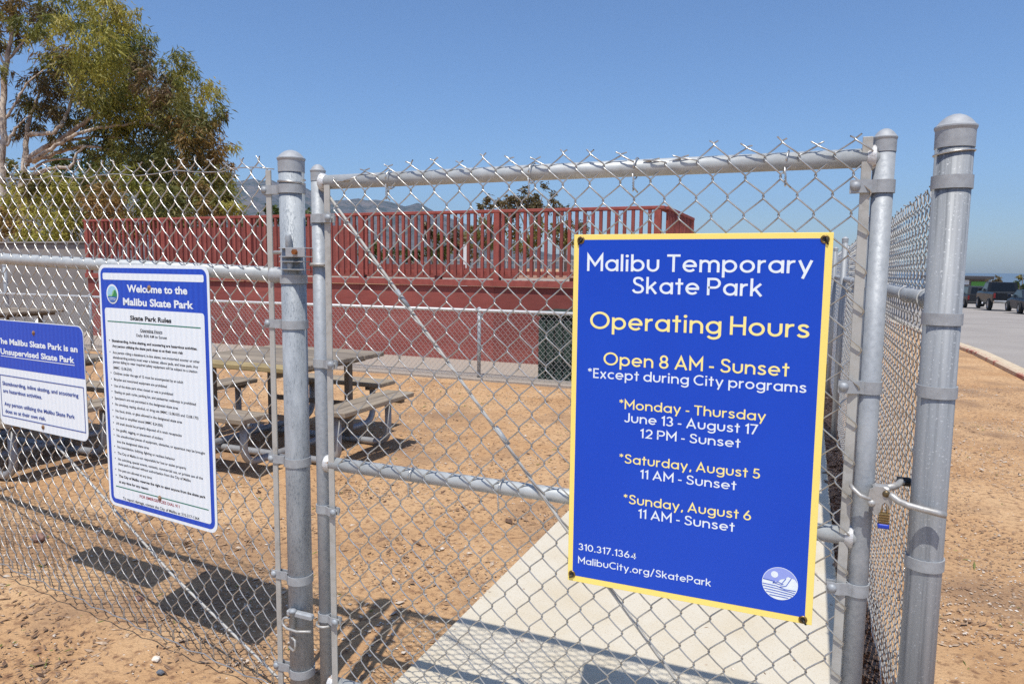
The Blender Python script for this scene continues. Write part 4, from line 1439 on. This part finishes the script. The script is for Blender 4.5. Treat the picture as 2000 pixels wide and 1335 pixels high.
b.build('trunk', e2)
b = MB()
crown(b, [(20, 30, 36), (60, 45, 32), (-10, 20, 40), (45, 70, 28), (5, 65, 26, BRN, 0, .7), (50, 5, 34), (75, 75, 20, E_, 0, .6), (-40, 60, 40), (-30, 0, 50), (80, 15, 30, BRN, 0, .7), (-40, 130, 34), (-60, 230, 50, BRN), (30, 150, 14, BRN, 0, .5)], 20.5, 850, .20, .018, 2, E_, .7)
b.build('crown', e2)
for nm, lab, D, cl, m, L, W in (
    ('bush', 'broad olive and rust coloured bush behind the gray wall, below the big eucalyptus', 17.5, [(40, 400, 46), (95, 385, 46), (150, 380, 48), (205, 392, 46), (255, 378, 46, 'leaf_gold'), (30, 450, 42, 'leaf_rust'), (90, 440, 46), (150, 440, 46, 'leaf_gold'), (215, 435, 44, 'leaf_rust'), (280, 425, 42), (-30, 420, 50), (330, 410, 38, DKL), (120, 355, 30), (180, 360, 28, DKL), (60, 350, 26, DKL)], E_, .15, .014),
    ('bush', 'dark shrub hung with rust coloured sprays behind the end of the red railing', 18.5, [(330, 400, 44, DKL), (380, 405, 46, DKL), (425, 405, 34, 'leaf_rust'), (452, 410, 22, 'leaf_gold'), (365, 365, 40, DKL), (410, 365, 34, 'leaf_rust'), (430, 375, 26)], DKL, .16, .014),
    ('tree', 'dark green bushy tree standing behind the pale eucalyptus limbs', 30, [(150, 330, 40, 'leaf_green'), (205, 310, 36, 'leaf_green'), (110, 335, 34, 'leaf_green'), (250, 330, 36), (70, 350, 34), (180, 285, 24), (225, 275, 22), (20, 350, 34), (140, 290, 14), (100, 305, 14)], DKL, .16, .03),
    ('shrub', 'small bright green shrub top showing above the red railing behind the hinge post', 19, [(500, 425, 14), (525, 418, 17), (548, 408, 14), (560, 425, 16), (600, 410, 10), (598, 425, 12), (470, 428, 12)], 'leaf_green', .12, .03)):
    c0 = at(cl[0][0], 540, D)
    t = thing(nm, lab, 'tree' if nm == 'tree' else 'bush', (c0[0], c0[1], 0))
    b = MB()
    for c in cl[::2]:
        q = at(c[0], c[1], D)
        limb(b, [(q[0] * .6 + c0[0] * .4, q[1] * .6 + c0[1] * .4, -.1), (q[0] * .85 + c0[0] * .15, q[1] * .85 + c0[1] * .15, q[2] * .6), q], .05, .012, 'bark_gray', 6)
    b.build('stem', t)
    b = MB()
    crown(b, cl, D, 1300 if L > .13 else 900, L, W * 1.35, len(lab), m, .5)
    b.build('crown', t)

# the trees one sees over and through the railing
for k, (lab, D, cl, trunks) in enumerate((
    ('brown green gum tree with a domed crown rising above the middle of the red railing', 34, [(1030, 385, 26), (1060, 378, 20), (1005, 392, 22), (1075, 395, 18), (1045, 405, 26), (990, 405, 20), (1000, 440, 30, DKL), (1050, 445, 30, DKL), (1090, 455, 22, DKL), (1030, 475, 26, DKL)], [(1040, 420)]),
    ('lower ragged gum tree beside the domed one, just topping the red railing', 33, [(965, 390, 14), (950, 400, 14), (980, 400, 13), (942, 404, 8), (930, 440, 24, DKL), (960, 440, 24, DKL), (900, 470, 22, DKL), (960, 480, 20, DKL)], [(955, 430)]),
    ('thin gum tree partly hidden behind the corner of the big blue sign', 36, [(1095, 402, 10), (1108, 405, 8), (1085, 410, 8), (1112, 440, 14), (1110, 470, 18, DKL), (1130, 450, 18)], [(1105, 440)]),
    ('green bush seen through the railing slats behind the middle of the deck', 26, [(850, 480, 24, 'leaf_green'), (800, 490, 22, 'leaf_green'), (880, 470, 22), (830, 450, 16), (760, 495, 18, 'leaf_green'), (910, 495, 18), (720, 490, 18, 'leaf_green'), (680, 470, 18), (650, 490, 20, 'leaf_green')], [(850, 500)]))):
    c0 = at(*trunks[0], D)
    t = thing('tree' if k < 3 else 'bush', lab, 'tree' if k < 3 else 'bush', (c0[0], c0[1], 0))
    b = MB()
    for c in cl[:5]:
        q = at(c[0], c[1], D)
        limb(b, [(c0[0], c0[1], -.3), (c0[0], c0[1], max(.4, c0[2] * .6)), q], .12, .02, 'bark_gray', 6)
    b.build('trunk', t)
    b = MB()
    crown(b, cl, D, 1700, .17, .04, 40 + k, BRN, .35)
    b.build('crown', t)

# things beyond the deck seen between the slats
b = MB()
b.box((-9, 15.0, -.1), (.9, 15.2, 1.33), 'pink_wall', .01)
tag(b.build('low_wall', None, (-2, 15.1, 0)), 'low pale pinkish wall beyond the red deck, seen between the slats', 'wall')
pf = MB()
for k in range(76):
    x = -7.5 + k * .11
    pf.box((x, 15.08, 1.334), (x + .020, 15.11, 1.62), 'picket_gray')
pf.box((-7.5, 15.075, 1.62), (.85, 15.115, 1.66), 'picket_gray')
tag(pf.build('picket_fence', None, (-2, 15.1, 1.33)), 'fine gray picket railing on top of the pale wall beyond the deck', 'fence')
b = MB()
b.box((-6.20, 13.2, .9), (-6.04, 13.23, 1.98), 'white_paint', .004)
b.tube([(-6.12, 13.26, -.1), (-6.12, 13.26, 1.95)], .025, 'galvanised', 10)
tag(b.build('sign_post', None, (-6.12, 13.2, 0)), 'narrow white marker on a post beyond the deck, seen between the slats', 'sign')

# ------------------------------------------------------------------ vehicles in the car park
def car_parts(t, kind, paint, Lc, Wc, H, belt, rw, wheels, clear):
    """built facing +Y, rear at y = 0 of the thing"""
    L0 = np.array(t.location)
    hw = Wc / 2
    def P(pts, x0, x1, m, top=None):
        b.prism([(L0[1] + p, L0[2] + q) for p, q in pts], 'x', L0[0] + x0, L0[0] + x1, m)
    def loft(secs, m):
        n = len(secs[0])
        V = [tuple(L0 + np.array(p)) for s in secs for p in s]
        F = [[i * n + k, i * n + (k + 1) % n, (i + 1) * n + (k + 1) % n, (i + 1) * n + k] for i in range(len(secs) - 1) for k in range(n)]
        F += [list(range(n))[::-1], [(len(secs) - 1) * n + k for k in range(n)]]
        b.add(V, F, m)
    def sec(y, zb, zt, w, tuck=.06):
        return [(-w + tuck, y, zb), (-w, y, zb + .18), (-w, y, zt - .14), (-w + tuck, y, zt), (w - tuck, y, zt), (w, y, zt - .14), (w, y, zb + .18), (w - tuck, y, zb)]
    b = MB()
    if kind == 'pickup':
        loft([sec(.0, clear, belt - .02, hw - .05), sec(.12, clear, belt, hw - .01), sec(Lc * .42, clear, belt, hw), sec(Lc * .72, clear, belt, hw), sec(Lc * .95, clear + .05, belt - .06, hw - .02), sec(Lc, clear + .12, belt - .2, hw - .12)], paint)
    elif kind == 'suv':
        loft([sec(0, clear + .05, belt - .05, hw - .08), sec(.15, clear, belt, hw - .02), sec(Lc * .45, clear, belt, hw), sec(Lc * .72, clear, belt, hw), sec(Lc * .93, clear + .05, belt - .10, hw - .04), sec(Lc, clear + .15, belt - .28, hw - .16)], paint)
    else:
        loft([sec(0, clear + .12, belt - .10, hw - .14), sec(.18, clear + .03, belt - .02, hw - .04), sec(Lc * .4, clear, belt, hw), sec(Lc * .66, clear, belt, hw), sec(Lc * .92, clear + .03, belt - .16, hw - .05), sec(Lc, clear + .12, belt - .32, hw - .18)], paint)
    body = b.build('body', t)
    y0, y1, y2, y3 = {'pickup': (.36, .39, .58, .70), 'suv': (.01, .06, .50, .68), 'sedan': (.10, .26, .52, .70)}[kind]
    ys = [Lc * q for q in (y0, y1, y2, y3)]
    b = MB()
    ins = .16
    V = [(-hw + .05, ys[0], belt), (hw - .05, ys[0], belt), (hw - .05, ys[3], belt), (-hw + .05, ys[3], belt), (-hw + ins, ys[1], H), (hw - ins, ys[1], H), (hw - ins, ys[2], H), (-hw + ins, ys[2], H)]
    b.add([tuple(L0 + np.array(v)) for v in V], [[4, 5, 6, 7], [0, 1, 5, 4], [1, 2, 6, 5], [2, 3, 7, 6], [3, 0, 4, 7]], paint)
    cab = b.build('cabin', t)
    V = [np.array(v) for v in V]
    def pane(a, c, d, e, off, s=.80):
        q = [V[a], V[c], V[d], V[e]]
        ce = sum(q) / 4
        n = np.cross(q[1] - q[0], q[3] - q[0])
        n /= np.linalg.norm(n)
        b = MB()
        b.add([tuple(L0 + ce + (p - ce) * s + n * off) for p in q], [[0, 1, 2, 3]], 'glass_dark')
        b.build('window', cab)
    pane(0, 1, 5, 4, .006)
    pane(1, 2, 6, 5, .006)
    pane(2, 3, 7, 6, .006)
    pane(3, 0, 4, 7, .006)
    for y in wheels:
        for s in (-1, 1):
            x = s * (hw - .06)
            b = MB()
            c = tuple(L0 + np.array((x, y, rw)))
            b.lathe(c, [(rw * .62, -.12), (rw * .93, -.12), (rw, -.08), (rw, .08), (rw * .93, .12), (rw * .62, .12)], 'tyre', 24, 'x')
            wl = b.build('wheel', t)
            b = MB()
            b.lathe(c, [(.001, .10 * s), (rw * .2, .105 * s), (rw * .5, .085 * s), (rw * .64, .115 * s)][::s], 'rim', 20, 'x', False)
            b.build('rim', wl)
    for s in (-1, 1):
        b = MB()
        x = s * (hw - .10)
        b.box(L0 + np.array((x - .06, -.035 if kind != 'sedan' else .0, belt - .40)), L0 + np.array((x + .06, .10, belt - .06 if kind != 'sedan' else belt - .22)), 'tail_red', .01)
        b.build('tail_light', t)
    b = MB()
    b.box(L0 + np.array((-hw + .06, -.10, clear + .02)), L0 + np.array((hw - .06, .06, clear + .20)), 'chrome' if kind == 'pickup' else paint, .03)
    bu = b.build('bumper', t)
    b = MB()
    b.box(L0 + np.array((-.16, -.115, clear + .05)), L0 + np.array((.16, -.104, clear + .19)), 'white_panel', .003)
    b.build('number_plate', bu)
    for s in (-1, 1):
        b = MB()
        b.box(L0 + np.array((s * (hw + .10) - .10, ys[3] - .28, belt + .04)), L0 + np.array((s * (hw + .10) + .10, ys[3] - .18, belt + .22)), paint, .02)
        b.build('mirror', t)
    if kind == 'pickup':
        b = MB()
        b.box(L0 + np.array((-hw + .20, -.03, belt - .52)), L0 + np.array((hw - .20, .012, belt - .03)), paint, .012)
        tg = b.build('tailgate', t)
        b = MB()
        b.box(L0 + np.array((-.14, -.042, belt - .20)), L0 + np.array((.14, -.031, belt - .13)), 'chrome', .004)
        b.build('handle', tg)
        b = MB()
        b.box(L0 + np.array((-hw + .12, .10, belt + .001)), L0 + np.array((hw - .12, Lc * .355, belt + .012)), 'bin_dark', .002)
        b.build('bed', t)
def vehicle(name, label, cat, px, depth, *a):
    c = at(px, 560, depth)
    t = thing(name, label, cat, (c[0], c[1], gz(c[0], c[1])))
    car_parts(t, *a)
    return t
vehicle('pickup_truck', 'black lifted pickup truck parked with its tailgate towards the viewer', 'pickup truck', 1974, 49, 'pickup', 'car_black', 5.7, 2.0, 1.98, 1.30, .43, (1.15, 4.65), .54)
vehicle('parked_car', 'dark gray sport utility vehicle parked just beyond the black pickup', 'car', 1917, 58, 'suv', 'car_gray', 4.8, 1.9, 1.78, 1.10, .37, (.95, 3.85), .36)
vehicle('parked_car', 'dark blue sedan parked nearest, in front of the green shrub', 'car', 2040, 41, 'sedan', 'car_blue', 4.7, 1.82, 1.42, .92, .33, (1.0, 3.75), .24)
vehicle('parked_car', 'white car farthest away, mostly hidden beyond the dark gray vehicle', 'car', 1886, 76, 'suv', 'car_white', 4.6, 1.85, 1.75, 1.1, .35, (.95, 3.7), .32)

bd = thing('building', 'low flat roofed building with a dark roof beyond the parked cars', 'building', tuple(at(1905, 560, 112) * np.array([1, 1, 0]) + np.array([0, 0, -1.95])))
bl = np.array(bd.location)
b = MB()
b.box(bl + np.array((-6, 0, 0)), bl + np.array((1.6, 8, 2.35)), 'wall_shaded', .02)
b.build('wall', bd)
b = MB()
b.box(bl + np.array((-6.6, -1.2, 2.355)), bl + np.array((2.2, 8.6, 2.85)), 'roof_dark', .05)
b.build('roof', bd)
b = MB()
b.box(bl + np.array((-2.8, -.12, 1.5)), bl + np.array((-.9, -.02, 2.25)), 'white_panel', .01)
b.build('sign_panel', bd)
b = MB()
b.box(bl + np.array((-.6, -.12, 1.3)), bl + np.array((1.4, -.02, 2.0)), 'green_panel', .01)
b.build('sign_panel', bd)
b = MB()
for x in (-5.6, -4.6, -3.6):
    b.box(bl + np.array((x, -.06, .5)), bl + np.array((x + .7, -.02, 2.1)), 'glass_dark', .01)
b.build('window', bd)
for k, (lab, D, cl) in enumerate((
    ('small pinkish gray tree behind the black pickup', 90, [(1944, 544, 8), (1936, 548, 6), (1952, 549, 6), (1945, 556, 8)]),
    ('green shrub behind the dark blue sedan', 75, [(1992, 556, 10, 'leaf_green'), (2004, 552, 12, 'leaf_green'), (1980, 560, 8, 'leaf_green'), (2014, 545, 14), (1998, 540, 6), (1990, 572, 12), (2010, 575, 14), (1975, 570, 8)]),
    ('clipped green hedge between the building and the parked cars', 100, [(1875, 575, 10), (1892, 575, 9), (1908, 575, 9), (1925, 574, 9), (1940, 573, 10), (1958, 572, 10), (1972, 572, 9), (1860, 575, 10), (1988, 572, 10), (2006, 572, 12)]))):
    c0 = at(cl[0][0], 590, D)
    t = thing('tree' if k == 0 else ('shrub' if k == 1 else 'hedge'), lab, 'tree' if k == 0 else 'shrub', (c0[0], c0[1], gz(c0[0], c0[1])))
    b = MB()
    for c in cl[:6]:
        q = at(c[0], c[1], D)
        limb(b, [(q[0], q[1], gz(q[0], q[1]) - .1), (q[0], q[1], q[2] - .3), q], .07, .02, 'bark_gray', 5)
    b.build('stem', t)
    b = MB()
    crown(b, cl, D, 9000, .22, .07, 60 + k, 'leaf_brown' if k == 0 else 'leaf_dark', .2)
    b.build('crown', t)

# ------------------------------------------------------------------ hills and air
def build_hills():
    ridge = [(-900, 330), (-300, 350), (0, 335), (200, 345), (380, 352), (440, 358), (465, 352), (480, 349), (495, 346), (510, 351), (530, 349), (548, 357), (566, 352), (585, 360), (600, 366), (625, 380), (645, 390), (665, 389), (685, 387), (700, 385), (715, 389), (735, 388), (760, 391), (775, 396), (790, 401), (800, 399), (815, 394), (825, 397), (838, 405), (855, 414), (880, 424), (920, 440), (1000, 470), (1100, 505), (1200, 522)]
    b = MB()
    pxs = np.concatenate([np.arange(-250, 400, 16), np.arange(400, 960, 2.0), np.arange(960, 1201, 12)])
    ry = np.interp(pxs, [q[0] for q in ridge], [q[1] for q in ridge])
    V = []
    ds = np.linspace(1500, 3900, 60)
    for d in ds:
        for px, py in zip(pxs, ry):
            top = at(px, py, 3000.0)
            k = d / 3000.0
            x, y = CAM[0] + (top[0] - CAM[0]) * k, CAM[1] + (top[1] - CAM[1]) * k
            h = top[2]
            f = max(0, 1 - abs(d - 3000) / (1500 if d < 3000 else 900))
            prof = f ** 1.15
            w = 1 - min(1, abs(d - 3000) / 260)
            gul = noise.fractal((x * .0042, y * .0042, 3.3), 1.0, 2.1, 5) * 46 * (1 - w) * min(1, f * 2)
            gul -= 34 * abs(noise.noise((x * .0085, y * .0085, 7.7))) * (1 - w) * min(1, f * 2)
            V.append((x, y, h * prof + gul - 2))
    n = len(pxs)
    F = [[j * n + i, j * n + i + 1, (j + 1) * n + i + 1, (j + 1) * n + i] for j in range(len(ds) - 1) for i in range(n - 1)]
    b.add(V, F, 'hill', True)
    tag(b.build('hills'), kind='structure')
build_hills()

HAZE = True
if HAZE:
    m = bpy.data.materials.new('haze')
    m.use_nodes = True
    nt = m.node_tree
    nt.nodes.remove(nt.nodes['Principled BSDF'])
    v = nt.nodes.new('ShaderNodeVolumePrincipled')
    v.inputs['Color'].default_value = (.58, .76, 1, 1)
    v.inputs['Density'].default_value = .00011
    v.inputs['Anisotropy'].default_value = .3
    nt.links.new(v.outputs[0], nt.nodes['Material Output'].inputs['Volume'])
    m.cycles.homogeneous_volume = True
    MATS['haze'] = m
    b = MB()
    b.box((-5300, -900, -5), (4300, 4600, 430), 'haze')
    tag(b.build('haze'), 'thin sea haze that fills the air', None, None, 'stuff')
